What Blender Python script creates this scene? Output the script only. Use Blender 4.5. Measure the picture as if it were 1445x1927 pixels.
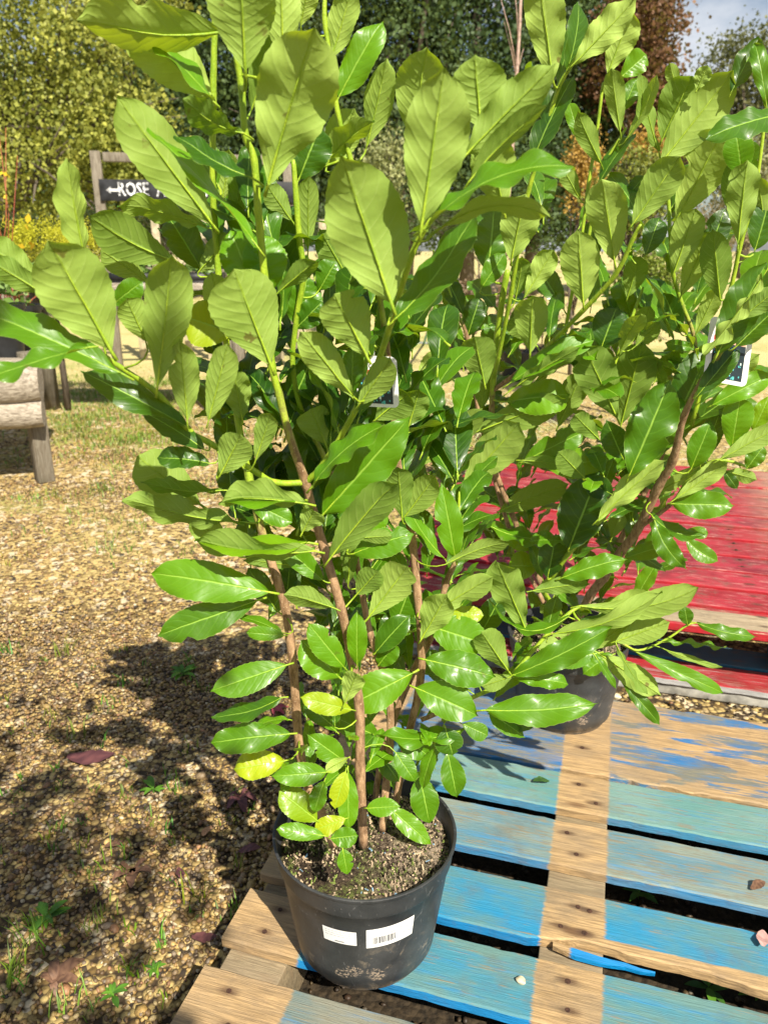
import bpy, bmesh, math, random
import numpy as np
from mathutils import Vector, Matrix, Euler

# ------------------------------------------------------------------ camera, world, sun, exposure
scene = bpy.context.scene
for o in list(bpy.data.objects): bpy.data.objects.remove(o)
CAM_H, PITCH, FPX, PW, PH = 1.32, math.radians(18.8), 1448.0, 1445.0, 1927.0
cam_d = bpy.data.cameras.new("camera"); cam = bpy.data.objects.new("camera", cam_d)
scene.collection.objects.link(cam)
cam.location = (0, 0, CAM_H); cam.rotation_euler = (math.pi/2 - PITCH, 0, 0)
cam_d.sensor_fit = 'VERTICAL'; cam_d.sensor_height = 24.0; cam_d.lens = 24.0*FPX/PH
cam_d.clip_start = 0.02; cam_d.clip_end = 600
cam_d.dof.use_dof = True; cam_d.dof.focus_distance = 1.3; cam_d.dof.aperture_fstop = 4.5
scene.camera = cam
SUN_EL, SUN_AZ = math.radians(46), math.radians(154)      # azimuth clockwise from +Y
world = bpy.data.worlds.new("World"); scene.world = world; world.use_nodes = True
wn = world.node_tree; bg = wn.nodes["Background"]
sky = wn.nodes.new("ShaderNodeTexSky"); sky.sky_type = 'NISHITA'; sky.sun_disc = False
sky.sun_elevation = SUN_EL; sky.sun_rotation = SUN_AZ; sky.air_density = 1.0; sky.dust_density = 1.2
tc = wn.nodes.new("ShaderNodeTexCoord"); mp = wn.nodes.new("ShaderNodeMapping"); mp.inputs['Scale'].default_value = (1, 1, 2.4)
mp.inputs['Location'].default_value = (0.35, 0.1, 0.2)
ns = wn.nodes.new("ShaderNodeTexNoise"); ns.inputs['Scale'].default_value = 2.6; ns.inputs['Detail'].default_value = 8; ns.inputs['Roughness'].default_value = .58
rp = wn.nodes.new("ShaderNodeMapRange"); rp.interpolation_type = 'SMOOTHSTEP'
rp.inputs['From Min'].default_value = .42; rp.inputs['From Max'].default_value = .68
mx = wn.nodes.new("ShaderNodeMix"); mx.data_type = 'RGBA'
mx.inputs['B'].default_value = (8.0, 8.3, 8.8, 1)
wn.links.new(tc.outputs['Generated'], mp.inputs['Vector']); wn.links.new(mp.outputs[0], ns.inputs['Vector'])
wn.links.new(ns.outputs['Fac'], rp.inputs['Value']); wn.links.new(rp.outputs[0], mx.inputs['Factor'])
wn.links.new(sky.outputs[0], mx.inputs['A']); wn.links.new(mx.outputs['Result'], bg.inputs['Color'])
bg.inputs['Strength'].default_value = 0.056
sd = bpy.data.lights.new("sun", 'SUN'); sd.energy = 5.0; sd.angle = math.radians(.5); sd.color = (1, .925, .77)
sun = bpy.data.objects.new("sun", sd); scene.collection.objects.link(sun)
sdir = Vector((math.cos(SUN_EL)*math.sin(SUN_AZ), math.cos(SUN_EL)*math.cos(SUN_AZ), math.sin(SUN_EL)))
sun.rotation_euler = sdir.to_track_quat('Z', 'Y').to_euler(); sun.location = sdir*20
scene.view_settings.view_transform = 'Standard'; scene.view_settings.look = 'None'
scene.view_settings.exposure = 0.92; scene.view_settings.gamma = 1
scene.render.engine = 'CYCLES'
scene.cycles.use_denoising = True
scene.cycles.max_bounces = 8; scene.cycles.transmission_bounces = 4; scene.cycles.transparent_max_bounces = 8
R = random.Random(7); NR = np.random.default_rng(11)

# ------------------------------------------------------------------ helpers
CP, SP = math.cos(PITCH), math.sin(PITCH)
def ray(x, y):
    a = (x-PW/2)/FPX; b = (PH/2-y)/FPX
    return Vector((a, CP+b*SP, -SP+b*CP))
def at(x, y, Y):                       # the point at ground distance Y seen at a photo pixel
    r = ray(x, y); return Vector((0, 0, CAM_H)) + r*(Y/r.y)
def onz(x, y, z):
    r = ray(x, y); return Vector((0, 0, CAM_H)) + r*((z-CAM_H)/r.z)
def proj(p):
    dy, dz = p[1], p[2]-CAM_H
    f = dy*CP - dz*SP; u = dy*SP + dz*CP
    return PW/2 + FPX*p[0]/f, PH/2 - FPX*u/f
def gz(y): return 0.0 if y < 7 else min((y-7)*.014, .9)

COL = scene.collection
def link(o, parent=None):
    COL.objects.link(o)
    if parent: o.parent = parent
    return o
def tag(o, label, cat, group=None):
    o["label"] = label; o["category"] = cat
    if group: o["group"] = group
    return o
def kind(o, k): o["kind"] = k; return o
def thing(name, label, cat, loc=(0,0,0), rz=0, group=None):
    o = bpy.data.objects.new(name, None); o.location = loc; o.rotation_euler = (0,0,rz); o.empty_display_size = .05
    link(o); return tag(o, label, cat, group)

class MB:                              # collects geometry for one mesh object
    def __init__(s): s.v=[]; s.f=[]; s.m=[]; s.uv=[]; s.t=[]; s.sm=True
    def add(s, V, F, m=0, UV=None, T=0.0):
        b=len(s.v); s.v += [tuple(p) for p in V]; s.f += [tuple(b+i for i in q) for q in F]; s.m += [m]*len(F)
        s.uv += list(UV) if UV is not None else [(0,0)]*len(V)
        s.t += list(T) if hasattr(T,'__len__') else [T]*len(V)
    def box(s, x0,x1,y0,y1,z0,z1, m=0, M=None):
        V=[Vector((x,y,z)) for z in (z0,z1) for y in (y0,y1) for x in (x0,x1)]
        if M: V=[M@p for p in V]
        s.add(V, [(0,2,3,1),(4,5,7,6),(0,1,5,4),(2,6,7,3),(0,4,6,2),(1,3,7,5)], m)
    def tube(s, pts, rad, n=8, m=0, T=0.0, cap=True, wob=0):
        pts=[Vector(p) for p in pts]; k=len(pts)
        if not hasattr(rad,'__len__'): rad=[rad]*k
        if not hasattr(T,'__len__'): T=[T]*k
        V=[];F=[];TT=[]
        up=Vector((.3,.2,1)).normalized() if abs((pts[-1]-pts[0]).normalized().z)<.9 else Vector((1,.1,0))
        for i,p in enumerate(pts):
            d=(pts[min(i+1,k-1)]-pts[max(i-1,0)]).normalized()
            a=d.cross(up).normalized(); b=d.cross(a)
            for j in range(n):
                an=2*math.pi*j/n; r=rad[i]*(1+(R.uniform(-wob,wob) if wob else 0))
                V.append(p+a*math.cos(an)*r+b*math.sin(an)*r); TT.append(T[i])
        for i in range(k-1):
            for j in range(n):
                F.append((i*n+j, i*n+(j+1)%n, (i+1)*n+(j+1)%n, (i+1)*n+j))
        if cap:
            F.append(tuple(range(n))[::-1]); F.append(tuple((k-1)*n+j for j in range(n)))
        s.add(V,F,m,None,TT)
    def lathe(s, prof, n=48, m=0, c=(0,0,0)):
        V=[];F=[];k=len(prof)
        for r,z in prof:
            for j in range(n):
                a=2*math.pi*j/n; V.append((c[0]+r*math.cos(a), c[1]+r*math.sin(a), c[2]+z))
        for i in range(k-1):
            for j in range(n):
                F.append((i*n+j, i*n+(j+1)%n, (i+1)*n+(j+1)%n, (i+1)*n+j))
        s.add(V,F,m)
    def mesh(s, name, mats, smooth=True):
        me=bpy.data.meshes.new(name); me.from_pydata(s.v,[],s.f)
        for m in mats: me.materials.append(m)
        me.polygons.foreach_set('material_index', s.m)
        me.polygons.foreach_set('use_smooth', [smooth]*len(s.f))
        uv=me.uv_layers.new(name='UVMap'); li=np.empty(len(me.loops),dtype=np.int32); me.loops.foreach_get('vertex_index',li)
        uv.data.foreach_set('uv', np.asarray(s.uv,dtype=np.float32)[li].ravel())
        at_=me.attributes.new('tone','FLOAT','POINT'); at_.data.foreach_set('value', np.asarray(s.t,dtype=np.float32))
        me.update(); return me
    def build(s, name, mats, parent=None, smooth=True, auto=None):
        if not isinstance(mats,(list,tuple)): mats=[mats]
        o=bpy.data.objects.new(name, s.mesh(name,mats,smooth)); link(o,parent)
        if auto is not None:
            try: o.data.set_sharp_from_angle(angle=math.radians(auto))
            except Exception: pass
        return o
def bevel(o, w, seg=2):
    md=o.modifiers.new('bevel','BEVEL'); md.width=w; md.segments=seg; md.limit_method='ANGLE'; md.angle_limit=.6; md.harden_normals=False
    return o

class NT:                              # small node writer
    def __init__(s, name):
        s.mat=bpy.data.materials.new(name); s.mat.use_nodes=True; s.t=s.mat.node_tree; s.t.nodes.clear()
        s.out=s.t.nodes.new('ShaderNodeOutputMaterial')
    def n(s, typ, _props=None, **ins):
        nd=s.t.nodes.new('ShaderNode'+typ)
        for k,v in (_props or {}).items(): setattr(nd,k,v)
        for k,v in ins.items(): s.set(nd,k,v)
        return nd
    def set(s, nd, k, v):
        k=k.replace('_',' ')
        sock = nd.inputs[int(k[1:])] if k[0]=='i' and k[1:].isdigit() else nd.inputs[k]
        if isinstance(v, bpy.types.NodeSocket): s.t.links.new(v, sock)
        elif isinstance(v, bpy.types.Node): s.t.links.new(v.outputs[0], sock)
        else:
            if hasattr(sock.default_value,'__len__') and hasattr(v,'__len__') and len(v)==3 and len(sock.default_value)==4: v=(*v,1)
            sock.default_value=v
    def math(s, op, a, b=0.0, c=0.0, clamp=False):
        return s.n('Math',{'operation':op,'use_clamp':clamp}, i0=a,i1=b,i2=c).outputs[0]
    def mix(s, f, a, b, blend='MIX'):
        nd=s.n('Mix',{'data_type':'RGBA','blend_type':blend}); s.set(nd,'i0',f); s.set(nd,'i6',a); s.set(nd,'i7',b); return nd.outputs[2]
    def step(s, v, lo, hi):
        return s.n('MapRange',{'interpolation_type':'SMOOTHSTEP'}, Value=v, From_Min=lo, From_Max=hi).outputs[0]
    def noise(s, vec, scale, detail=4, rough=.55, dist=0):
        nd=s.n('TexNoise', Scale=scale, Detail=detail, Roughness=rough, Distortion=dist)
        if vec is not None: s.set(nd,'Vector',vec)
        return nd.outputs['Fac']
    def vscale(s, vec, sc, loc=(0,0,0)):
        return s.n('Mapping', Vector=vec, Scale=sc, Location=loc).outputs[0]
    def attr(s, name, out='Fac'): return s.n('Attribute',{'attribute_name':name}).outputs[out]
    def obj(s): return s.n('TexCoord').outputs['Object']
    def bsdf(s, color, rough=.6, normal=None, spec=.5, **kw):
        b=s.n('BsdfPrincipled', Base_Color=color, Roughness=rough, **kw); s.set(b,'Specular IOR Level',spec)
        if normal is not None: s.set(b,'Normal',normal)
        return b
    def bump(s, h, strength=.5, dist=.01):
        return s.n('Bump', Height=h, Strength=strength, Distance=dist).outputs[0]
    def done(s, sh): s.t.links.new(sh.outputs[0] if isinstance(sh,bpy.types.Node) else sh, s.out.inputs[0]); return s.mat
def plain(name, col, rough=.7, var=.15, scale=30, spec=.4, bumps=.15):
    t=NT(name); c=t.obj(); f=t.noise(c,scale,5); lo=[x*(1-var*1.6) for x in col]; hi=[min(1,x*(1+var)) for x in col]
    return t.done(t.bsdf(t.mix(t.step(f,.3,.7),lo,hi), rough, t.bump(f,bumps,.01), spec))

# ------------------------------------------------------------------ materials
def mat_leaf():
    t=NT('laurel_leaf'); uv=t.n('UVMap',{'uv_map':'UVMap'}); sp=t.n('SeparateXYZ',Vector=uv.outputs[0])
    u,vr=sp.outputs[0],sp.outputs[1]; v=t.math('MULTIPLY_ADD',vr,2.0,-1.0); a=t.math('ABSOLUTE',v)
    tone=t.attr('tone'); ob=t.obj(); n1=t.noise(ob,55,4); n2=t.noise(ob,14,3)
    wig=t.math('MULTIPLY_ADD',n1,.22,-.11)
    side=t.math('MULTIPLY',t.math('SIGN',v),.23)
    sv=t.math('ADD',t.math('ADD',t.math('MULTIPLY',u,8.5),side),t.math('ADD',wig,t.math('MULTIPLY',t.math('POWER',a,1.35),-1.9)))
    fr=t.math('FRACT',sv); d=t.math('MINIMUM',fr,t.math('SUBTRACT',1.0,fr))
    vein=t.math('MULTIPLY',t.step(d,.075,.0),t.step(a,1.0,.55))
    mid=t.step(a,t.math('MULTIPLY_ADD',u,-.05,.085),.015)
    rete=t.n('TexVoronoi',{'feature':'DISTANCE_TO_EDGE'},Vector=ob,Scale=260).outputs['Distance']
    rt=t.step(rete,.12,.0)
    pal=t.math('MULTIPLY_ADD',tone,.5,.5,clamp=True)           # 0 deep green, darkened for leaves in shade too .. 1 yellow
    bf=t.n('NewGeometry').outputs['Backfacing']
    # upper side
    topc=t.mix(pal,(.012,.085,.016),(.20,.36,.006)); mid3=t.step(pal,.0,.62)
    topc=t.mix(t.step(pal,.25,.7),t.mix(t.step(pal,0,.45),(.012,.050,.005),(.052,.155,.004)),t.mix(t.step(pal,.62,1.0),(.11,.28,.005),(.36,.44,.010)))
    topc=t.mix(t.math('MULTIPLY',t.step(n2,.35,.75),.35),topc,t.mix(.5,topc,(.10,.27,.01)))
    topc=t.mix(t.math('MULTIPLY',vein,.26),topc,(.17,.42,.03)); topc=t.mix(t.math('MULTIPLY',mid,.8),topc,(.33,.55,.07))
    edge=t.step(a,.965,1.0); topc=t.mix(t.math('MULTIPLY',edge,.55),topc,(.35,.50,.09))
    # lower side
    lo=t.mix(t.step(pal,.12,.8),(.155,.255,.036),(.385,.53,.105)); lo=t.mix(t.math('MULTIPLY',t.step(n2,.4,.75),.45),lo,(.17,.29,.035))
    lo=t.mix(t.math('MULTIPLY',rt,.10),lo,(.17,.27,.035))
    lo=t.mix(t.math('MULTIPLY',t.step(d,.05,.0),t.math('MULTIPLY',t.step(a,1.0,.55),.38)),lo,(.46,.60,.17)); lo=t.mix(t.math('MULTIPLY',mid,.8),lo,(.27,.40,.03))
    blem=t.math('MULTIPLY',t.step(t.noise(ob,38,3,.6,.4),0.67,.72),t.step(t.noise(ob,7,2),.50,.58))
    lo=t.mix(t.math('MULTIPLY',blem,.75),lo,(.11,.05,.02)); topc=t.mix(t.math('MULTIPLY',blem,.35),topc,(.10,.06,.02))
    col=t.mix(bf,topc,lo)
    wet=t.noise(ob,34,4,.6)
    rgh=t.math('ADD',t.math('MULTIPLY_ADD',bf,.26,.31),t.math('MULTIPLY',wet,.2))
    h=t.math('ADD',t.math('MULTIPLY',t.math('SMOOTH_MIN',d,.22,.12),1.1),t.math('ADD',t.math('MULTIPLY',t.step(a,.12,.0),-.7),t.math('MULTIPLY',n1,.35)))
    h=t.math('ADD',h,t.math('MULTIPLY',t.noise(ob,90,3),.22))
    bp=t.bump(h,t.math('MULTIPLY_ADD',bf,.45,.40),.0018)
    pb=t.bsdf(col,rgh,bp,.34); t.set(pb,'Coat Weight',t.math('MULTIPLY_ADD',bf,-.10,.10)); t.set(pb,'Coat Roughness',.16)
    tr=t.n('BsdfTranslucent',Color=t.mix(t.math('MULTIPLY',vein,.4),t.mix(pal,(.26,.44,.008),(.56,.66,.015)),(.40,.50,.04)),Normal=bp)
    mxs=t.n('MixShader',i0=.33); t.t.links.new(pb.outputs[0],mxs.inputs[1]); t.t.links.new(tr.outputs[0],mxs.inputs[2])
    return t.done(mxs)
def mat_stem():
    t=NT('laurel_stem'); ob=t.obj(); tone=t.attr('tone'); st=t.vscale(ob,(1,1,.35)); n=t.noise(st,120,5,.65); n2=t.noise(ob,420,3)
    bark=t.mix(t.step(n,.3,.7),(.16,.088,.042),(.44,.275,.155)); bark=t.mix(t.step(n2,.62,.72),bark,(.55,.40,.27))
    gr=t.mix(t.step(n,.3,.75),(.20,.33,.018),(.38,.50,.03))
    f=t.step(t.math('ADD',tone,t.math('MULTIPLY_ADD',n,.5,-.25)),.35,.65)
    h=t.math('MULTIPLY_ADD',n2,.5,n)
    return t.done(t.bsdf(t.mix(f,bark,gr),t.math('MULTIPLY_ADD',f,-.3,.75),t.bump(h,.7,.002),.4))
def mat_pot():
    t=NT('black_plastic'); ob=t.obj(); n=t.noise(ob,18,5); n2=t.noise(t.vscale(ob,(1,1,.5)),160,3,.6)
    c=t.mix(t.step(n,.3,.8),(.020,.021,.023),(.040,.042,.045))
    c=t.mix(t.math('MULTIPLY',t.step(n2,.69,.75),.8),c,(.27,.26,.24))
    scr=t.n('TexVoronoi',{'feature':'DISTANCE_TO_EDGE'},Vector=t.vscale(ob,(24,24,5)),Scale=1).outputs['Distance']
    c=t.mix(t.math('MULTIPLY',t.step(scr,.012,.0),t.math('MULTIPLY',t.step(n2,.5,.65),.6)),c,(.2,.2,.2))
    sp=t.n('SeparateXYZ',Vector=ob); z=sp.outputs[2]
    dirt=t.math('MULTIPLY',t.step(t.noise(ob,26,6,.7,.6),.52,.66),t.step(t.noise(ob,9,2),.5,.62))
    c=t.mix(t.math('MULTIPLY',t.step(t.noise(ob,7,5,.7),.42,.7),.45),c,(.085,.085,.085)); c=t.mix(t.math('MULTIPLY',dirt,t.step(z,.14,.05)),c,(.30,.24,.17))
    ys=t.step(sp.outputs[1],-.05,-.08)
    for (sx,sz,sr) in ((-.018,.062,.017),(-.038,.050,.012),(.016,.060,.012),(.024,.048,.016)):
        dx=t.math('MULTIPLY',t.math('SUBTRACT',sp.outputs[0],sx),1/sr); dz=t.math('MULTIPLY',t.math('SUBTRACT',z,sz),1/(sr*.8)); rr=t.math('ADD',t.math('ADD',t.math('MULTIPLY',dx,dx),t.math('MULTIPLY',dz,dz)),t.math('MULTIPLY_ADD',t.noise(ob,48,4,.6),3.2,-1.6))
        k=t.math('MULTIPLY',t.math('MULTIPLY',t.step(rr,1.2,.5),ys),t.step(t.noise(t.vscale(ob,(1,1,1.6)),150,5,.75),.50,.58)); c=t.mix(t.math('MULTIPLY',k,.85),c,(.40,.31,.23))
    lowd=t.math('MULTIPLY',t.step(z,.035,.0),t.step(t.noise(ob,60,4),.4,.6)); c=t.mix(t.math('MULTIPLY',lowd,.6),c,(.16,.12,.08))
    return t.done(t.bsdf(c,t.math('MULTIPLY_ADD',n,.25,.33),t.bump(n2,.12,.002),.5))
def mat_soil():
    t=NT('potting_compost'); ob=t.obj(); n=t.noise(ob,110,6,.7); n2=t.noise(ob,22,4); v=t.n('TexVoronoi',Vector=ob,Scale=240)
    c=t.mix(t.step(n,.35,.7),(.030,.020,.013),(.17,.12,.08))
    c=t.mix(t.math('MULTIPLY',t.step(n2,.43,.56),t.step(n,.42,.6)),c,(.15,.18,.045))
    sp=t.n('SeparateXYZ',Vector=ob); c=t.mix(t.math('MULTIPLY',t.step(t.math('ADD',sp.outputs[0],t.math('MULTIPLY',n2,.1)),.03,.14),t.step(n,.42,.62)),c,(.46,.36,.27))  # right side of the compost coloured lighter, sunlit contrast painted in
    return t.done(t.bsdf(c,.95,t.bump(n,1.0,.02),.2))
# ---- leaves of the two laurels: base x y, tip x y, blade width (all in photo pixels), side shown, roll, nearness (cm), options (low y tone also carries shade)
FRONT_LEAVES = """
422 58 146 26 112 U -38 6 y=.45 b=.03 m=-14
398 182 222 18 100 U 8 2 y=.35
402 190 238 36 62 T 66 5 y=.3
402 425 220 180 98 U 6 4 y=.05
483 460 276 243 60 T 70 8 y=.3 m=10
164 505 128 298 78 U 54 0 y=.2
458 250 346 182 66 U -42 5 y=-.5 m=-10
474 334 330 246 62 T 52 6 y=-.5 m=-10
410 348 352 258 66 T 20 -4 y=0
462 132 452 -66 120 U 0 6 y=.25
533 112 528 -80 72 U 4 1 y=.3
474 205 536 48 62 U -20 -3 y=-.6
505 345 592 50 142 U 0 9 y=.15 s=1
566 48 582 -40 44 U 0 2 y=.9
622 114 662 -26 56 U 28 0 y=.05
638 182 720 36 56 T 16 0 y=.35
690 277 728 110 58 U 20 -2 y=.15
615 312 668 204 66 U 10 -3 y=.1
609 308 704 226 62 U -44 0 y=-.25
563 337 602 240 72 T 10 -5 y=-.35 g=1
736 570 642 290 156 U 0 9 y=.1
418 378 432 280 48 U 10 -7 y=.3
440 424 458 312 48 U 10 -5 y=-.6
550 416 503 348 48 U 10 0 y=-.5
793 428 836 126 120 U 0 9 y=.15
776 262 803 88 88 U 0 0 y=0
905 242 893 102 104 U 0 -3 y=.05
874 294 1046 118 78 U -14 3 y=-.1 b=.03
883 340 1030 198 66 U -50 5 y=-.25
948 398 916 250 84 U 0 -6 y=-.1
800 428 1080 310 74 T 64 9 y=.2 m=34 b=.02
802 452 1034 402 64 U -62 7 y=.1 m=36
742 602 896 386 78 T 36 7 y=-.3 m=-12 g=1
210 660 90 450 138 U 0 8 y=-.05
72 525 -40 452 62 U -10 0 y=0
88 556 -32 484 54 U -24 2 y=-.4
228 702 -66 574 78 T 28 10 y=-.1 g=1
166 653 -34 716 52 T 58 13 y=.1
297 726 324 476 92 U 8 7 y=-.1
353 792 339 634 62 U 0 8 y=.1
393 792 429 646 60 U 6 9 y=.1
275 642 238 560 60 U 0 2 y=-.2
440 626 348 596 84 T 0 2 y=.7
332 492 168 404 88 U -14 5 y=-.45 m=-14
388 428 222 384 56 U -48 3 y=-.2
282 532 190 470 50 U -14 1 y=-.35
378 505 318 408 62 T 10 -3 y=-.6 g=1
214 572 268 530 42 T 0 -2 y=.1
350 802 152 698 66 T 36 4 y=-.5 g=1
384 845 268 774 54 T 28 3 y=-.7 g=1
414 895 454 816 76 U 10 6 y=-.15 f=.5
480 870 510 776 48 U 12 6 y=-.15
457 792 440 696 62 U 0 1 y=-.35
478 545 434 432 76 T 0 -3 y=.4
510 548 488 438 80 T 0 -4 y=.3
374 512 432 438 52 U 20 0 y=-.1 f=.5
511 690 440 506 138 U 0 8 y=-.15 f=.25
430 640 398 512 56 U 6 2 y=.05
522 552 600 488 44 U -34 4 y=-.5
557 612 580 518 70 T 0 -1 y=.1 g=1
600 547 632 492 46 T 0 -2 y=.1
557 618 606 568 48 T 0 0 y=-.1
692 674 628 552 100 U 0 8 y=-.05
664 746 566 624 68 U -6 7 y=-.1
550 760 588 672 62 T 0 -4 y=-.5
545 522 503 382 82 T 0 -9 y=-.9 g=1
580 472 582 330 44 U 14 -3 y=0
656 526 600 428 56 U 0 1 y=-.6
674 764 736 672 62 U 12 5 y=-.3 f=.6
662 742 664 652 42 T 0 1 y=-.5
706 790 772 738 76 U -10 4 y=-.75
672 772 706 716 40 T 20 3 y=-.5
770 800 790 730 58 U 0 0 y=-.6
614 838 584 768 70 U 0 7 y=-.1 f=.5
378 950 258 858 100 U 6 -1 y=-.05
395 872 296 862 48 T 34 4 y=-.6 g=1
418 922 266 904 58 U -56 5 y=-.5 m=-10
461 982 234 932 70 U -36 6 y=-.4 m=-10
580 948 412 938 86 U -42 9 y=-.25 f=.5
566 938 412 940 66 T 66 8 y=.4 m=-4
592 1036 368 1014 80 U -58 10 y=-.2 m=-14
580 1020 366 1012 84 T 58 9 y=.45 m=-14
506 1114 284 1078 84 T 8 9 y=.2 p=.45
485 1130 296 1196 72 T 8 7 y=-.05
438 1040 362 968 62 U 0 3 y=-.1
466 942 552 984 46 T 0 0 y=.1
608 1092 530 1024 46 T 0 1 y=.3 g=1
565 1066 458 1054 28 U -10 0 y=-.5
516 1142 468 1070 48 T 0 -2 y=-.5 g=1
540 1122 546 1060 38 T 0 -5 y=-.7
568 1004 592 960 58 U 0 9 y=-.2 f=.55
632 1145 534 1118 58 U -40 10 y=-.1 f=.45
608 968 772 784 92 T 0 6 y=.3 p=.7
586 916 724 798 66 T 50 9 y=.1 m=12
620 1052 748 902 84 U -22 8 y=-.7
655 1102 662 984 44 U 0 2 y=-.9
757 977 748 876 62 U 0 4 y=-.7
762 972 822 892 62 U 4 3 y=-.1
665 1042 778 1004 62 T 14 5 y=.2
670 1012 738 1010 34 U -20 7 y=-.4
668 1002 730 968 42 T 0 3 y=.4
857 1052 830 908 54 T 0 6 y=.4 p=.8
838 1052 760 930 42 T 52 7 y=.2 m=-10
692 1164 768 1064 88 U 0 8 y=0
672 1118 712 1074 60 U -8 7 y=-.7
793 1202 842 1118 74 U 0 9 y=-.1
800 1162 928 1084 56 U -12 5 y=-.2
838 1062 956 1020 44 U -40 8 y=-.2
838 1152 910 1158 34 T 10 6 y=.95
905 1192 942 1124 52 T 0 0 y=-.8
806 1178 924 1216 80 T 10 7 y=.3 p=.7
799 1241 932 1274 76 T 10 8 y=.2 p=.7
781 1294 901 1347 78 T 6 9 y=.15 p=.75
887 1366 708 1378 52 T 46 8 y=.05 m=-16
745 1380 812 1426 58 T 0 9 y=-.1 p=.75
838 1370 852 1422 62 T 0 8 y=-.35 p=.75
842 1416 860 1502 54 T 0 9 y=.1 p=.75
816 1410 794 1486 40 T 36 8 y=.1 p=.75
712 1420 752 1472 48 T 8 8 y=-.3 p=.75
744 1416 782 1472 42 T 0 7 y=0 p=.75
790 1462 808 1550 64 T 0 7 y=-.05 p=.75
735 1522 812 1590 46 T 0 8 y=.4 p=.75
690 1521 754 1517 42 T 0 7 y=.5 p=.75
915 1336 1127 1322 70 T 12 12 y=.2 p=.75 m=-10
920 1340 988 1388 50 T 20 10 y=-.1 p=.8
925 1345 1004 1370 36 T 0 9 y=-.3
870 1362 918 1384 40 T 0 9 y=.2
956 1262 904 1188 70 U 0 10 y=-.35 f=.5
965 1272 906 1292 40 U 0 9 y=-.2
965 1274 1070 1286 38 T 14 8 y=.2
965 1270 1152 1178 58 T 10 9 y=-.2 m=-8
992 1192 934 1058 80 U 0 8 y=-.4
1069 1160 920 1126 50 T 60 9 y=.1 m=-44
1000 1112 1110 1098 42 U -20 3 y=-.8
1055 1088 1180 1050 50 T 20 4 y=.15
1092 1140 1314 1106 66 U -22 9 y=.1 m=-34
1039 1192 1246 1114 50 U -40 8 y=.05 m=-14
1112 1172 1234 1126 74 U 0 4 y=.15
1158 1207 1260 1170 56 U 0 8 y=.2
1110 1222 1192 1164 56 U 0 3 y=-.2
1085 1176 1186 1164 36 T 40 6 y=-.5
1127 1230 1242 1308 58 U 0 6 y=-.1
1160 1216 1216 1306 28 U 40 9 y=-.7
1118 1232 1160 1297 16 T 20 9 y=.1
1165 1276 1242 1364 30 T 10 4 y=-.2
1197 1227 1364 1303 34 T 10 6 y=.1 m=-6
1240 1218 1356 1256 16 U 20 3 y=-.4
1245 1208 1364 1221 14 T 40 2 y=-.2
1293 1176 1288 1142 30 T 0 6 y=-.1
1310 1172 1425 1196 32 T 24 6 y=-.2 m=-14
540 1251 396 1301 66 T 8 8 y=.2
530 1312 396 1346 52 T 46 8 y=-.4 m=-10
546 1381 397 1398 66 T 6 9 y=-.2 p=.5
535 1432 440 1448 64 T 0 6 y=.75 p=.5
615 1453 510 1461 52 T 0 10 y=.15 p=.75
648 1432 579 1382 54 T 0 8 y=.3 p=.75
655 1426 612 1451 30 U -10 10 y=.7
535 1196 464 1190 30 T 0 8 y=.1
530 1190 438 1158 34 T 50 7 y=.1
648 1256 580 1172 58 T 0 8 y=.5
640 1276 567 1204 80 T 0 6 y=.45
777 1266 650 1331 82 T 0 12 y=.35 p=.65
662 1336 566 1312 46 T 0 10 y=.7
647 1327 672 1266 54 U 0 11 y=.1 f=.5
672 1252 672 1150 44 T 0 3 y=.4
626 1366 574 1320 46 T 0 3 y=-.3
712 1386 618 1344 56 T 0 4 y=-.1
597 1544 526 1488 66 T 0 9 y=.75 p=.5
610 1470 591 1530 40 T 10 9 y=-.1 p=.75
650 1452 630 1522 42 T 0 10 y=.7
655 1452 656 1562 46 T 0 9 y=.2
611 1573 520 1561 38 T 10 11 y=.5 p=.5
650 1541 592 1562 42 T 0 12 y=.9
622 1578 674 1572 46 T 0 11 y=.3
645 1598 654 1646 38 T 0 12 y=.1 p=.75
705 1230 770 1158 54 T 10 2 y=-.2
712 1252 746 1208 44 T 0 1 y=.1
745 1178 770 1108 64 T 0 -1 y=-.1 g=1
"""
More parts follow.
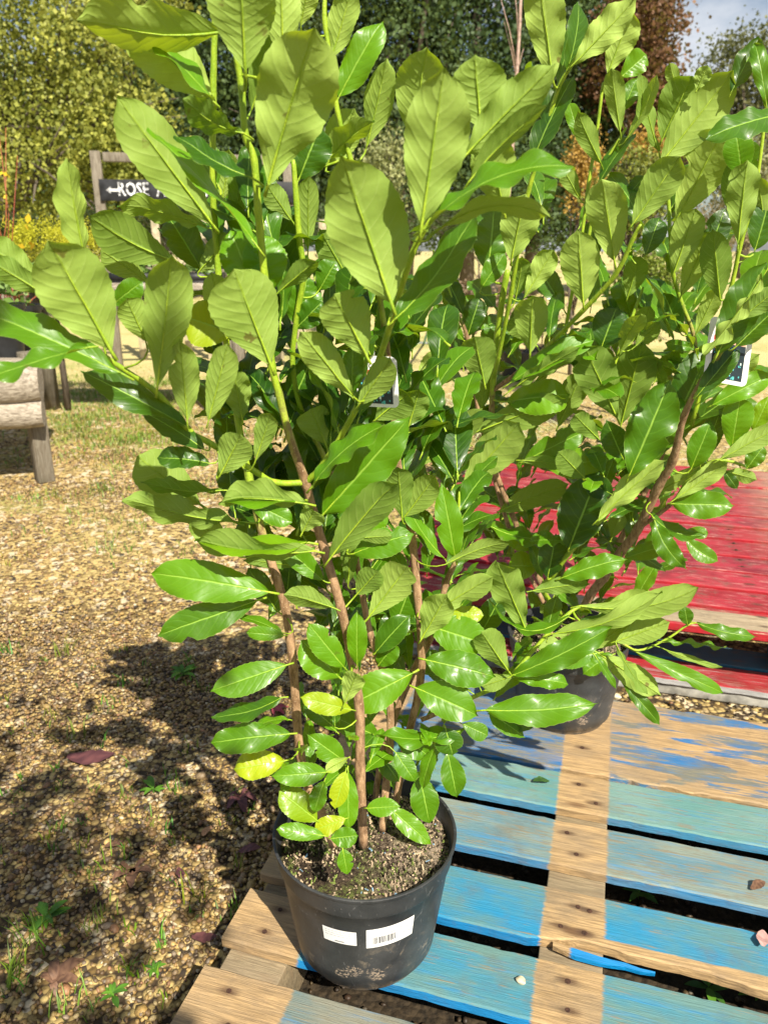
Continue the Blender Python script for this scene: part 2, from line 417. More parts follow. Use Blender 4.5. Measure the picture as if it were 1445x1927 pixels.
BACK_LEAVES = """
1040 152 1012 -52 80 U 0 2 y=.35
1064 142 1090 2 48 T 46 0 y=-.6 g=1
1078 122 1197 -4 66 U 10 3 y=.4
1004 298 1080 140 56 T 28 2 y=-.6 g=1
1130 308 1084 208 44 U 20 2 y=-.35
1090 262 1070 192 28 T 0 0 y=.1
1092 377 1056 312 38 U 10 0 y=-.4
1142 140 1189 22 62 U 0 2 y=.5
1167 146 1215 102 44 T 0 0 y=.1 g=1
1167 250 1149 128 42 U 10 3 y=-.1
1238 285 1202 138 52 U 50 2 y=-.45
1172 207 1199 145 34 T 0 1 y=0
1178 262 1236 142 40 U 48 2 y=.2
1128 342 1195 250 46 T 46 2 y=-.5
1245 262 1302 142 80 U 0 -3 y=-.7
1272 168 1259 118 28 U 0 -4 y=-.1
1310 170 1331 122 34 U 0 -4 y=.1
1242 308 1377 136 92 U 0 6 y=-.15
1375 174 1428 70 42 T 10 -3 y=-.8 g=1
1442 202 1420 78 32 T 10 0 y=.1 g=1
1475 214 1330 258 62 T 30 10 y=-.2
1271 416 1362 240 102 U 0 4 y=.15
1190 422 1279 294 76 U 0 8 y=-.15
1156 492 1132 337 86 U 0 6 y=.3
1396 328 1384 248 54 T 0 0 y=.3
1412 330 1410 262 42 T 0 -2 y=-.1
1370 397 1378 300 42 U 0 -1 y=-.9
1388 462 1406 300 68 U 6 5 y=-.4
1178 372 1213 330 28 T 0 -2 y=-.7
962 490 988 366 84 U 0 4 y=.1 f=.25
853 504 904 390 52 U 20 3 y=.3
918 512 930 390 80 T 0 -3 y=-.2 g=1
905 542 950 476 42 T 0 2 y=-.1
970 562 984 480 48 U 0 -1 y=-.4
985 562 1042 470 54 U 0 1 y=.1
1097 570 1087 432 86 U 0 8 y=.15
997 664 1002 556 76 U 0 7 y=-.1 f=.4
805 780 829 654 82 U 0 12 y=0
912 724 892 632 82 U 0 7 y=-.35 f=.35
905 772 912 698 54 U 0 9 y=-.7
958 722 1117 640 52 T 44 6 y=.3
956 738 1092 655 46 U -44 7 y=-.45
953 756 1072 742 76 T 10 2 y=.35
893 814 1066 750 76 U -20 11 y=-.35 f=.2
778 882 908 770 58 U -16 13 y=-.1 m=-10
871 914 978 794 100 U 0 12 y=-.2
1050 802 1096 702 62 U 0 1 y=-.3
1130 657 1160 578 72 T 0 2 y=-.9 g=1
1160 786 1098 648 96 U 0 4 y=-.65
1168 800 1208 645 96 U 0 3 y=-.55
1190 642 1224 576 42 U 10 -2 y=-.2
1195 652 1242 606 40 U 0 -1 y=-.5
1280 627 1248 550 46 T 0 0 y=-.95
1268 512 1309 392 66 U 0 8 y=.1
1280 558 1334 434 62 U 0 6 y=.25
1308 630 1350 542 42 U 0 4 y=.3
1354 562 1340 428 66 U 0 0 y=-.7
1308 656 1250 645 22 T 10 3 y=0
1348 668 1442 494 78 T 0 6 y=-.2 g=1
1442 510 1324 668 44 U 58 10 y=.2
1385 652 1462 578 56 T 20 5 y=-.6
1390 602 1462 543 52 U 0 7 y=-.6
1270 792 1337 654 82 T 0 6 y=-.7 g=1
1310 746 1392 648 46 T 0 4 y=-.7
1347 728 1429 666 48 U -10 3 y=.2
1184 894 1261 714 98 T 0 8 y=-.2
1245 842 1408 726 66 T 44 10 y=-.5
1340 762 1452 704 50 T 10 8 y=.2
985 868 1098 812 58 T 10 6 y=-.1 g=1
1024 876 1146 866 66 T 6 8 y=.4 p=.7
978 866 1070 878 42 U -30 10 y=-.4
938 962 1069 910 66 U -14 7 y=-.45
1070 1032 1127 886 104 T 0 3 y=-.7 g=1
1124 978 1252 862 60 U -30 9 y=.15
906 980 1062 1008 52 T 54 9 y=0 m=-18
1000 1032 944 1000 40 T 0 4 y=.3
1012 1066 957 1064 64 T 0 3 y=.35
1020 1087 997 1022 30 T 20 5 y=-.3
1030 1087 1046 1004 64 T 0 2 y=-.8
1150 1014 1166 962 44 U 0 4 y=-.3 f=.4
1175 1050 1256 1026 42 T 10 3 y=.3
1153 1020 1252 1075 24 T 20 6 y=-.5
1265 948 1382 951 62 T 6 7 y=.1 p=.7
1266 942 1368 870 48 U 0 8 y=.1
1198 956 1367 868 46 U -44 9 y=0
1230 976 1292 1072 46 T 10 7 y=-.2 p=.75 m=-12
1225 968 1326 1006 42 T 48 6 y=-.1 m=-14
1290 1014 1352 1056 40 T 10 3 y=.1 m=-8
1285 1000 1332 1004 28 T 0 2 y=0
1300 882 1337 792 54 T 0 4 y=.2 g=1
1318 870 1352 780 46 T 0 2 y=-.9
1376 842 1392 746 62 T 0 5 y=.4 g=1
1416 812 1448 744 38 T 0 4 y=.4
1352 866 1474 798 50 U 0 8 y=-.1
1404 882 1437 838 38 T 0 3 y=-.1 g=1
1360 886 1424 904 34 U -10 3 y=-.1
1362 886 1387 920 24 T 0 4 y=-.6
1215 480 1240 408 46 T 0 -4 y=-.7
1180 560 1205 480 52 U 0 -5 y=-.6
1128 1228 1046 1244 52 T 10 12 y=0
1092 1204 1012 1222 46 U -10 12 y=-.3
1152 1232 1096 1268 44 T 20 13 y=.2
1100 500 1120 410 50 T 0 -4 y=-.7
1230 720 1275 655 50 U 0 -3 y=-.5
1130 720 1080 665 46 T 0 -3 y=-.4
1130 830 1080 780 52 U 0 -2 y=-.6
1170 860 1140 790 56 T 0 -2 y=-.6
1100 900 1050 850 60 U 0 -2 y=-.7
1250 830 1290 790 50 T 0 -2 y=-.6
1210 930 1180 870 52 T 0 -4 y=-.8
1150 930 1100 900 52 T 0 -4 y=-.8
870 590 838 522 44 T 20 0 y=-.6
872 640 816 574 40 T 10 1 y=-.1
880 630 902 560 46 T 0 -2 y=-.9
925 660 935 612 60 T 0 -4 y=-.3
850 600 848 520 46 U 10 -4 y=-.5
1000 640 960 600 52 U 0 -3 y=-.3
1330 480 1365 390 50 T 0 -5 y=-.8
1420 470 1450 360 60 T 10 -2 y=-.4 g=1
1440 440 1425 330 50 U 0 -3 y=0
1450 620 1490 520 60 U 0 0 y=.1
1330 870 1300 830 40 T 0 -2 y=-.8
1410 800 1350 770 46 T 0 1 y=-.6
"""
FRONT_STEMS = [  # px, py, Y, radius(m); tone 0 brown .. 1 green runs along the stem
 ("stem", [(684,1592,1.055,.0082),(678,1450,1.06,.0082),(676,1330,1.06,.0078),(660,1230,1.055,.0075),(643,1150,1.05,.0072),(612,1040,1.04,.0068),(588,960,1.03,.0066),(575,908,1.02,.0064),(545,820,1.0,.0052),(525,740,.99,.005),(512,690,.985,.0048),(505,600,.985,.0046),(498,520,.98,.0046),(490,440,.975,.0046),(486,398,.97,.0046),(478,300,.965,.0042),(462,255,.96,.004),(455,170,.955,.0038),(446,110,.95,.0036),(438,40,.945,.0034),(428,-40,.94,.003)], .0, .42),
 ("stem", [(628,1592,1.02,.007),(605,1530,1.03,.007),(578,1476,1.035,.007),(565,1417,1.04,.0072),(558,1339,1.04,.007),(552,1256,1.04,.0068),(546,1200,1.04,.0068),(536,1140,1.04,.0066),(520,1085,1.04,.0066),(500,1023,1.045,.006),(486,973,1.05,.0058),(469,898,1.055,.0056),(455,832,1.06,.0052),(440,740,1.06,.0046),(425,640,1.06,.0042),(412,520,1.06,.0042),(405,430,1.055,.0042),(401,360,1.05,.0042),(401,180,1.04,.0042),(404,60,1.035,.0036),(406,-40,1.03,.003)], 0, .5),
 ("stem", [(719,1562,1.10,.0068),(726,1480,1.115,.0066),(734,1400,1.125,.0064),(732,1300,1.13,.006),(712,1240,1.13,.006),(696,1190,1.13,.0056),(684,1130,1.13,.005),(670,1050,1.13,.0045),(650,960,1.13,.004),(610,860,1.12,.004),(570,780,1.11,.0038),(551,690,1.1,.0036),(558,600,1.09,.0038),(571,518,1.08,.0042),(563,446,1.07,.004),(558,380,1.065,.0038),(552,300,1.06,.0032)], 0, .55),
 ("stem", [(742,1530,1.15,.0065),(760,1420,1.16,.0065),(788,1300,1.17,.007),(793,1220,1.17,.007),(785,1115,1.17,.0068),(776,1020,1.17,.0066),(760,930,1.165,.006),(747,860,1.16,.0056),(738,760,1.15,.005),(724,620,1.14,.0045),(695,460,1.13,.004),(662,310,1.12,.0036),(636,216,1.11,.0034),(623,119,1.105,.0032),(611,41,1.1,.003),(612,-30,1.1,.0028)], 0, .6),
 ("stem", [(700,1555,1.17,.006),(720,1420,1.19,.006),(770,1280,1.2,.006),(820,1180,1.21,.0058),(838,1100,1.21,.0055),(858,1050,1.2,.0045),(862,980,1.2,.003),(864,925,1.2,.0015)], 0, .75),
 ("stem", [(575,908,1.02,.0044),(519,908,1.0,.0042),(480,887,.985,.004),(392,832,.95,.0038),(358,812,.935,.0036),(303,747,.91,.0034),(262,714,.895,.0032),(225,690,.88,.003),(196,668,.87,.0022)], .5, .3),
 ("stem", [(576,908,1.02,.0044),(617,862,1.0,.0042),(672,766,.965,.004),(703,704,.945,.004),(738,599,.915,.0038),(766,505,.89,.0036),(787,452,.88,.0034),(814,410,.87,.003)], .55, .2),
 ("stem", [(792,1355,1.16,.004),(840,1335,1.17,.0042),(880,1316,1.18,.004),(937,1291,1.19,.004),(965,1268,1.2,.0036),(1037,1185,1.22,.0034),(1069,1155,1.23,.0032),(1092,1140,1.235,.003)], 0, .3),
 ("stem", [(1037,1190,1.22,.003),(1090,1225,1.24,.0028),(1158,1208,1.25,.0026),(1200,1224,1.25,.0022),(1253,1203,1.25,.002),(1293,1176,1.25,.0018),(1310,1172,1.25,.0014)], .2, .4),
]
BACK_STEMS = [
 ("stem", [(1085,1170,1.80,.011),(1110,1120,1.79,.011),(1136,1087,1.77,.011),(1167,1040,1.73,.0108),(1200,995,1.69,.0105),(1239,915,1.63,.0095),(1266,865,1.59,.009),(1289,776,1.53,.006),(1347,673,1.47,.0058),(1388,618,1.44,.0055),(1444,535,1.41,.005),(1480,480,1.39,.004)], 0, .72),
 ("stem", [(1048,1172,1.84,.008),(1010,1080,1.83,.0075),(960,960,1.82,.007),(925,860,1.8,.0065),(925,770,1.77,.0065),(928,712,1.75,.0068),(936,630,1.73,.007),(945,560,1.71,.0068),(955,508,1.7,.0066)], 0, .55),
 ("stem", [(925,737,1.76,.0055),(1000,679,1.7,.0048),(1095,586,1.63,.0046),(1158,516,1.58,.0046),(1190,450,1.55,.0042),(1206,422,1.54,.004)], .25, .25),
 ("stem", [(1095,1150,1.86,.008),(1170,1010,1.85,.0075),(1225,900,1.83,.007),(1270,790,1.8,.006),(1308,662,1.76,.0046),(1279,563,1.74,.0044),(1266,513,1.73,.0042),(1260,435,1.72,.004),(1257,380,1.72,.0038),(1246,300,1.72,.003)], 0, .5),
 ("stem", [(1030,1150,1.9,.006),(960,1000,1.9,.0055),(905,800,1.88,.005),(880,640,1.87,.0046),(858,588,1.86,.0046),(842,540,1.86,.0042),(825,505,1.86,.0036),(815,470,1.86,.003)], 0, .5),
 ("stem", [(1060,1160,1.84,.007),(1020,1110,1.74,.0062),(1039,1084,1.7,.006),(1075,1035,1.66,.0058),(1117,992,1.62,.0055),(1170,935,1.58,.0044),(1235,872,1.55,.0036)], .5, .1),
 ("stem", [(928,716,1.75,.0048),(960,560,1.66,.0046),(985,400,1.6,.0046),(1013,291,1.57,.0044),(1041,194,1.55,.004),(1058,150,1.54,.0036),(1090,100,1.53,.003)], .6, .3),
 ("stem", [(1060,640,1.8,.004),(1090,470,1.78,.0038),(1108,340,1.77,.0038),(1121,262,1.77,.0036),(1134,155,1.76,.003)], .7, .3),
 ("stem", [(1100,480,1.74,.004),(1134,324,1.72,.0036),(1164,264,1.71,.003),(1178,240,1.71,.0022)], .8, .2),
 ("stem", [(1300,800,1.66,.005),(1370,560,1.62,.0046),(1392,462,1.6,.004),(1420,360,1.58,.0036),(1440,210,1.57,.003)], .5, .4),
 ("stem", [(1200,995,1.69,.0055),(1265,946,1.66,.0045),(1300,895,1.64,.004),(1352,866,1.62,.0035),(1410,880,1.62,.003)], 0, .3),
 ("stem", [(1150,700,1.72,.004),(1180,620,1.72,.0038),(1210,540,1.72,.003)], .7, .3),
]
def mat_paint(name, paintA, paintB, wearcol, bare, bright, raw=(), wear=.5, seed=0.0, sidebright=.9, dirt=.25, spots=(), patchy=None):
    """painted pallet timber in pallet space: u along the board (x), v across (y); raw = list of (u0,u1,v0,v1) bare patches"""
    t=NT(name); ob=t.obj(); sp=t.n('SeparateXYZ',Vector=ob); x,y,z=sp.outputs
    oi=t.n('ObjectInfo').outputs['Random']; sh=t.n('CombineXYZ',X=t.math('MULTIPLY',oi,37.0),Y=t.math('MULTIPLY',oi,11.0),Z=seed).outputs[0]
    p=t.n('VectorMath',{'operation':'ADD'},i0=ob,i1=sh).outputs[0]
    g1=t.noise(t.vscale(p,(3,60,30)),4,6,.6,.6); g2=t.noise(t.vscale(p,(1.2,16,10)),5,5,.6,1.0); big=t.noise(t.vscale(p,(1,2.2,1)),5.5,4,.55); mott=t.noise(t.vscale(p,(1,3,1)),16,5,.65)
    kn=t.n('TexVoronoi',Vector=t.vscale(p,(3.2,9,1)),Scale=1.0); kd=kn.outputs['Distance']
    knot=t.step(kd,.13,.06); ring=t.math('SINE',t.math('MULTIPLY',kd,70.0))
    # bare timber
    bw=t.mix(t.step(g1,.34,.66),[c*.58 for c in bare],bare); bw=t.mix(t.math('MULTIPLY',t.step(g2,.52,.68),.5),bw,[c*.40 for c in bare])
    bw=t.mix(t.math('MULTIPLY',t.step(mott,.46,.68),.5),bw,(.21,.145,.085)); bw=t.mix(t.math('MULTIPLY',t.step(big,.42,.66),.45),bw,(.25,.19,.125)); bw=t.mix(t.math('MULTIPLY',knot,.75),bw,(.10,.045,.02))
    # paint
    pc=t.mix(t.step(big,.38,.62),paintA,paintB); pc=t.mix(t.math('MULTIPLY',t.step(g2,.5,.72),.5),pc,bright)
    ww=t.math('ADD',t.math('MULTIPLY',g1,.55),t.math('MULTIPLY',mott,.45)); pc=t.mix(t.step(ww,.60-wear*.12,.68-wear*.10),pc,wearcol)
    pc=t.mix(t.math('MULTIPLY',t.step(g1,.32,.22),.55),pc,(.05,.045,.04)); pc=t.mix(t.math('MULTIPLY',knot,.35),pc,[c*.35 for c in paintA])
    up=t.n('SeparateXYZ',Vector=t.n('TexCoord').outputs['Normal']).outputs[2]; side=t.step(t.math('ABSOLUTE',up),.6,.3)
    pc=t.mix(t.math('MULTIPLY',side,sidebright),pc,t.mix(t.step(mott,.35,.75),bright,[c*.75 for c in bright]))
    m=None; jx=t.math('MULTIPLY_ADD',g1,.016,-.008); jx=t.math('ADD',jx,t.math('MULTIPLY_ADD',mott,.012,-.006))
    xx=t.math('ADD',x,jx); yy=t.math('ADD',y,t.math('MULTIPLY_ADD',mott,.012,-.006))
    for (u0,u1,v0,v1) in raw:
        k=t.math('MULTIPLY',t.math('MULTIPLY',t.step(xx,u0-.004,u0+.004),t.step(xx,u1+.004,u1-.004)),t.math('MULTIPLY',t.step(yy,v0-.002,v0+.002),t.step(yy,v1+.002,v1-.002)))
        m=k if m is None else t.math('MAXIMUM',m,k)
    if patchy:
        pn=t.noise(t.vscale(p,(.9,5,1)),5,5,.62,.5); k=t.math('MULTIPLY',t.step(t.math('ADD',pn,t.math('MULTIPLY',g1,.16)),patchy[2],patchy[2]+.05),t.step(x,patchy[0],patchy[1]))
        m=k if m is None else t.math('MAXIMUM',m,k)
    c=pc if m is None else t.mix(m,pc,bw)
    for (su,sv) in spots:
        ex=t.math('MULTIPLY',t.math('SUBTRACT',x,su),34.0); ey=t.math('MULTIPLY',t.math('SUBTRACT',y,sv),85.0)
        rr_=t.math('ADD',t.math('SQRT',t.math('ADD',t.math('MULTIPLY',ex,ex),t.math('MULTIPLY',ey,ey))),t.math('MULTIPLY_ADD',mott,1.2,-.6))
        c=t.mix(t.math('MULTIPLY',t.step(rr_,1.0,.15),.8),c,(.07,.035,.02))
    dd=t.math('MULTIPLY',t.step(t.noise(p,9,6,.7),.5,.72),dirt); c=t.mix(dd,c,(.13,.105,.075))
    h=t.math('ADD',t.math('MULTIPLY',g1,.6),t.math('MULTIPLY',t.noise(t.vscale(p,(6,140,60)),5,4),.5))
    return t.done(t.bsdf(c,t.math('MULTIPLY_ADD',g1,.25,.5),t.bump(h,.75,.004),.35))
RUST=plain('rusty_iron',(.055,.025,.015),.85,.4,300)

# ---------------- ground: one sheet to the horizon
PAL_AZ=math.radians(16.5); PU=Vector((math.cos(PAL_AZ),-math.sin(PAL_AZ),0)); PV=Vector((math.sin(PAL_AZ),math.cos(PAL_AZ),0))
def mat_ground():
    t=NT('gravel_ground'); ob=t.obj(); sp=t.n('SeparateXYZ',Vector=ob); y=sp.outputs[1]
    v=t.n('TexVoronoi',Vector=ob,Scale=62); vc=t.n('SeparateColor',Color=v.outputs['Color']); r=vc.outputs[0]
    vb=t.n('TexVoronoi',Vector=ob,Scale=30); rb=t.n('SeparateColor',Color=vb.outputs['Color']).outputs[1]
    n=t.noise(ob,2.1,5,.6); n3=t.noise(ob,.7,4,.6); nf=t.noise(ob,70,5,.7)
    c=t.mix(t.step(r,.1,.9),(.13,.082,.030),(.50,.37,.15)); c=t.mix(t.step(rb,.8,.9),c,(.55,.45,.30)); c=t.mix(t.step(r,.12,.02),c,(.04,.032,.028))
    near=t.mix(t.step(v.outputs['Distance'],.35,.75),c,(.045,.030,.017))
    near=t.mix(t.step(y,3.2,2.0),c,near); u_=t.math('MULTIPLY_ADD',sp.outputs[0],PU.x,t.math('MULTIPLY',y,PU.y)); v_=t.math('MULTIPLY_ADD',sp.outputs[0],PV.x,t.math('MULTIPLY',y,PV.y)); und=t.math('MULTIPLY',t.math('MULTIPLY',t.step(u_,-.57,-.45),t.step(v_,2.02,1.9)),t.step(u_,.72,.62)); near=t.mix(und,near,t.mix(t.step(nf,.3,.7),(.012,.009,.006),(.05,.035,.02)))  # soil under the pallet painted dark, deepening the shade in the board gaps
    gr=t.mix(t.step(nf,.3,.7),(.10,.15,.022),(.30,.31,.07))
    near=t.mix(t.math('MULTIPLY',t.step(n,.49,.62),t.math('MULTIPLY',t.step(nf,.40,.60),t.step(y,2.6,5.0))),near,gr)
    straw=t.mix(t.step(nf,.25,.75),(.40,.32,.125),(.62,.53,.26)); straw=t.mix(t.math('MULTIPLY',t.step(n3,.5,.68),.8),straw,(.21,.25,.06))
    c=t.mix(t.step(t.math('ADD',y,t.math('MULTIPLY_ADD',n3,4.0,-2.0)),6.0,10.0),near,straw)
    h=t.math('MULTIPLY',v.outputs['Distance'],-1.0)
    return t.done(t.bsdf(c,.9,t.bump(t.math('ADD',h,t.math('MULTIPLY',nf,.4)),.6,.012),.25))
def ground():
    xs=sorted(set([-160,-90,-50,-30,-20]+[round(-14+i*.8,2) for i in range(36)]+[20,30,50,90,160]))
    ys=sorted(set([-30,-12,-5]+[round(-2+i*.35,2) for i in range(60)]+[20,22,25,28,32,38,46,60,90,150,260]))
    V=[(x,y,gz(y)+(NR.normal(0,.006) if y<8 else 0)) for y in ys for x in xs]; n=len(xs)
    F=[(j*n+i,j*n+i+1,(j+1)*n+i+1,(j+1)*n+i) for j in range(len(ys)-1) for i in range(n-1)]
    m=MB(); m.add(V,F); return kind(m.build('ground',mat_ground()),'structure')
ground()

# ---------------- loose gravel (countless stones: one object)
def bulk(name, mats, V, F, col, k, smooth=True):
    """numpy mesh: V (n,3), F (m,q), col (n,3) point colours"""
    me=bpy.data.meshes.new(name); n,(m,q)=len(V),F.shape
    me.vertices.add(n); me.vertices.foreach_set('co',V.astype(np.float32).ravel())
    me.loops.add(m*q); me.loops.foreach_set('vertex_index',F.astype(np.int32).ravel())
    me.polygons.add(m); me.polygons.foreach_set('loop_start',np.arange(0,m*q,q,dtype=np.int32))
    me.polygons.foreach_set('use_smooth',np.full(m,smooth,dtype=bool))
    for x in (mats if isinstance(mats,(list,tuple)) else [mats]): me.materials.append(x)
    at_=me.attributes.new('col','FLOAT_COLOR','POINT'); at_.data.foreach_set('color',np.concatenate([col,np.ones((n,1))],1).astype(np.float32).ravel())
    me.update(calc_edges=True); me.validate()
    o=bpy.data.objects.new(name,me)
    return o
def ico(sub):
    bm=bmesh.new(); bmesh.ops.create_icosphere(bm,subdivisions=sub,radius=1); bm.verts.ensure_lookup_table()
    V=np.array([v.co[:] for v in bm.verts]); F=np.array([[v.index for v in f.verts] for f in bm.faces]); bm.free(); return V,F
PAL_AZ=math.radians(16.5); PU=Vector((math.cos(PAL_AZ),-math.sin(PAL_AZ),0)); PV=Vector((math.sin(PAL_AZ),math.cos(PAL_AZ),0))
def rotmats(n, tilt):
    a=NR.uniform(0,2*np.pi,n); b=NR.normal(0,tilt,n); c=NR.normal(0,tilt,n)
    ca,sa,cb,sb,cc,sc=np.cos(a),np.sin(a),np.cos(b),np.sin(b),np.cos(c),np.sin(c)
    Rz=np.zeros((n,3,3)); Rz[:,0,0]=ca;Rz[:,0,1]=-sa;Rz[:,1,0]=sa;Rz[:,1,1]=ca;Rz[:,2,2]=1
    Rx=np.zeros((n,3,3)); Rx[:,0,0]=1;Rx[:,1,1]=cb;Rx[:,1,2]=-sb;Rx[:,2,1]=sb;Rx[:,2,2]=cb
    Ry=np.zeros((n,3,3)); Ry[:,1,1]=1;Ry[:,0,0]=cc;Ry[:,0,2]=sc;Ry[:,2,0]=-sc;Ry[:,2,2]=cc
    return Rx@Ry@Rz
def in_view(x,y,z,mar):
    dy=y; dz=z-CAM_H; f=dy*CP-dz*SP; u=dy*SP+dz*CP
    px=PW/2+FPX*x/f; py=PH/2-FPX*u/f
    return (f>.2)&(px>-mar)&(px<PW+mar)&(py<PH+mar)
def stones():
    PALT=np.array([(.38,.25,.085),(.54,.38,.145),(.24,.145,.06),(.16,.10,.05),(.58,.45,.23),(.33,.24,.14),(.12,.085,.055),(.62,.54,.40),(.27,.19,.11),(.055,.045,.04),(.38,.24,.095),(.24,.19,.145),(.36,.19,.10)])
    PALT=PALT*np.array([1.03,1.0,.92]); WT=np.array([.15,.12,.13,.12,.07,.1,.08,.03,.1,.03,.05,.05,.03]); WT/=WT.sum()
    Vs=[];Fs=[];Cs=[];off=0
    def batch(n,y0,y1,sub,smin,smax,xr,filt,lift=.25,dk=1.0):
        nonlocal off
        bv,bf=ico(sub)
        y=NR.uniform(y0,y1,n); x=NR.uniform(xr[0],xr[1],n); u=x*PU.x+y*PU.y; v=x*PV.x+y*PV.y
        k=in_view(x,y,0,160)&filt(x,y,u,v); x,y=x[k],y[k]; n=len(x)
        s=smin+(smax-smin)*NR.beta(1.3,4.0,n)
        ax=np.stack([s*NR.uniform(.8,1.25,n),s*NR.uniform(.6,.95,n),s*NR.uniform(.38,.68,n)],1)
        nz=NR.normal(0,.11,(n,len(bv)))
        P=bv[None]*(1+nz[:,:,None])*ax[:,None,:]; P=np.einsum('nij,nkj->nki',rotmats(n,.35),P)
        P+=np.stack([x,y,ax[:,2]*lift+NR.uniform(0,.005,n)],1)[:,None,:]
        c=PALT[NR.choice(len(PALT),n,p=WT)]*NR.uniform(.7,1.25,(n,1))*dk*(np.where(y<2.2,.86,np.where(y<3.0,.86+.14*(y-2.2)/.8,1.0))[:,None]);  # near stones also coloured darker, standing in for shade
        Vs.append(P.reshape(-1,3)); Fs.append((bf[None]+(np.arange(n)*len(bv))[:,None,None]).reshape(-1,3)+off); Cs.append(np.repeat(c,len(bv),0)); off+=n*len(bv)
    outside=lambda x,y,u,v:(u<-.50)|(v>1.95)|(v<.2)
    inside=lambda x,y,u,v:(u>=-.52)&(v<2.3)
    batch(44000,.7,2.6,1,.0038,.0108,(-1.9,.55),outside)
    batch(3500,.7,2.6,1,.009,.018,(-1.9,.9),lambda x,y,u,v:outside(x,y,u,v)&(NR.random(len(x))<.32))
    batch(3500,.7,2.4,1,.005,.011,(-.6,1.5),inside,.25,.14)  # stones under the deck coloured darker, shade of the gaps put in
    batch(36000,2.6,5.2,1,.005,.014,(-3,1.0),lambda x,y,u,v:NR.random(len(x))<.62)
    batch(15000,5.2,8.0,1,.008,.018,(-4.5,2.0),lambda x,y,u,v:NR.random(len(x))<.4)
    t=NT('pebble'); ob=t.obj(); n=t.noise(ob,260,4,.65); c=t.attr('col','Color')
    c=t.mix(t.step(n,.3,.75),t.mix(.45,c,(.05,.03,.02),'MIX'),c)
    m=t.done(t.bsdf(c,t.math('MULTIPLY_ADD',n,.4,.35),t.bump(n,.35,.002),.45))
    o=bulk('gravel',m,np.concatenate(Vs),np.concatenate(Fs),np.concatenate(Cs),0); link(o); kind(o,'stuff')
stones()

def grass():
    Vs=[];Fs=[];Cs=[];off=0
    tufts=[]
    for i in range(90):
        x=R.uniform(-20,470); y=R.uniform(1180,1920); p=onz(x,y,0); tufts.append((p,R.randint(3,11),R.uniform(.012,.035),.012))
    for (x,y,n,h,sp) in [(60,1740,26,.04,.03),(140,1390,16,.04,.02),(215,1640,24,.04,.03),(375,1695,16,.06,.012),(130,1905,20,.035,.02),(245,1500,18,.03,.02),(330,1495,16,.03,.02),(355,1250,18,.04,.015),(15,1230,22,.05,.02),(120,1230,16,.05,.02),(195,925,22,.08,.03),(195,1040,20,.06,.03),(20,1850,16,.06,.015),(60,1770,14,.05,.015),(180,1745,20,.03,.02)]:
        tufts.append((onz(x,y,0),n,h,sp))
    for i in range(420):
        yy=R.uniform(3.0,8.5); xx=R.uniform(-3.6,1.2); 
        tufts.append((Vector((xx,yy,gz(yy))),R.randint(8,22),R.uniform(.02,.05),.05))
    for i in range(420):
        p=onz(R.uniform(100,340),R.uniform(660,840),0); tufts.append((p,R.randint(10,24),R.uniform(.02,.05),.07))
    for i in range(60):
        p=onz(R.uniform(100,330),R.uniform(830,1000),0); tufts.append((p,R.randint(4,12),R.uniform(.02,.045),.05))
    for p,n,h,sp in tufts:
        tint=np.array([R.uniform(.09,.2),R.uniform(.2,.33),R.uniform(.015,.04)])
        if p.y>3 and R.random()<.6: tint=np.array([R.uniform(.2,.33),R.uniform(.26,.36),R.uniform(.04,.08)])
        for k in range(n):
            b=p+Vector((R.gauss(0,sp),R.gauss(0,sp),0)); a=R.uniform(0,6.28); l=h*R.uniform(.5,1.3); lean=R.uniform(.2,1.1)
            d=Vector((math.cos(a),math.sin(a),0)); w=Vector((-d.y,d.x,0))*R.uniform(.0008,.0017)*(1+.25*p.y)
            q=[b+w,b-w,b+d*l*lean*.4+Vector((0,0,l*.7))+w*.8,b+d*l*lean*.4+Vector((0,0,l*.7))-w*.8,b+d*l*lean+Vector((0,0,l))]
            Vs+= [v[:] for v in q]; Fs+=[(off,off+1,off+3),(off,off+3,off+2),(off+2,off+3,off+4)]; Cs+=[tint*R.uniform(.7,1.2)]*5; off+=5
    t=NT('grass_blade'); c=t.attr('col','Color'); b=t.bsdf(c,.5,None,.4); tr=t.n('BsdfTranslucent',Color=c); ms=t.n('MixShader',i0=.35); t.t.links.new(b.outputs[0],ms.inputs[1]); t.t.links.new(tr.outputs[0],ms.inputs[2])
    o=bulk('grass',t.done(ms),np.array(Vs),np.array(Fs),np.array(Cs),0); link(o); kind(o,'stuff')
grass()

# ---------------- pallets
def plank_mesh(m, u0,u1,v0,v1,z0,z1, seed, ragged=.0012, notch=None, sag=.0):
    """board with slightly ragged long edges; notch(u) moves the near edge"""
    rr=random.Random(seed); n=max(8,int((u1-u0)/.022)); V=[]; F=[]
    e1=[rr.gauss(0,ragged) for _ in range(n+1)]; e2=[rr.gauss(0,ragged) for _ in range(n+1)]
    for i in range(n+1):
        u=u0+(u1-u0)*i/n; a=v0+e1[i]+(notch(u) if notch else 0); b=v1+e2[i]; dz=sag*math.sin(3*u+seed)
        c=.003
        for (v,z) in ((a,z0),(a,z1-c),(a+c,z1),(b-c,z1),(b,z1-c),(b,z0)): V.append((u,v,z+dz))
    for i in range(n):
        for j in range(6): F.append((i*6+j,(i+1)*6+j,(i+1)*6+(j+1)%6,i*6+(j+1)%6))
    F.append(tuple(range(6))); F.append(tuple(n*6+j for j in range(6))[::-1])
    F=[q[::-1] for q in F]
    m.add(V,F)
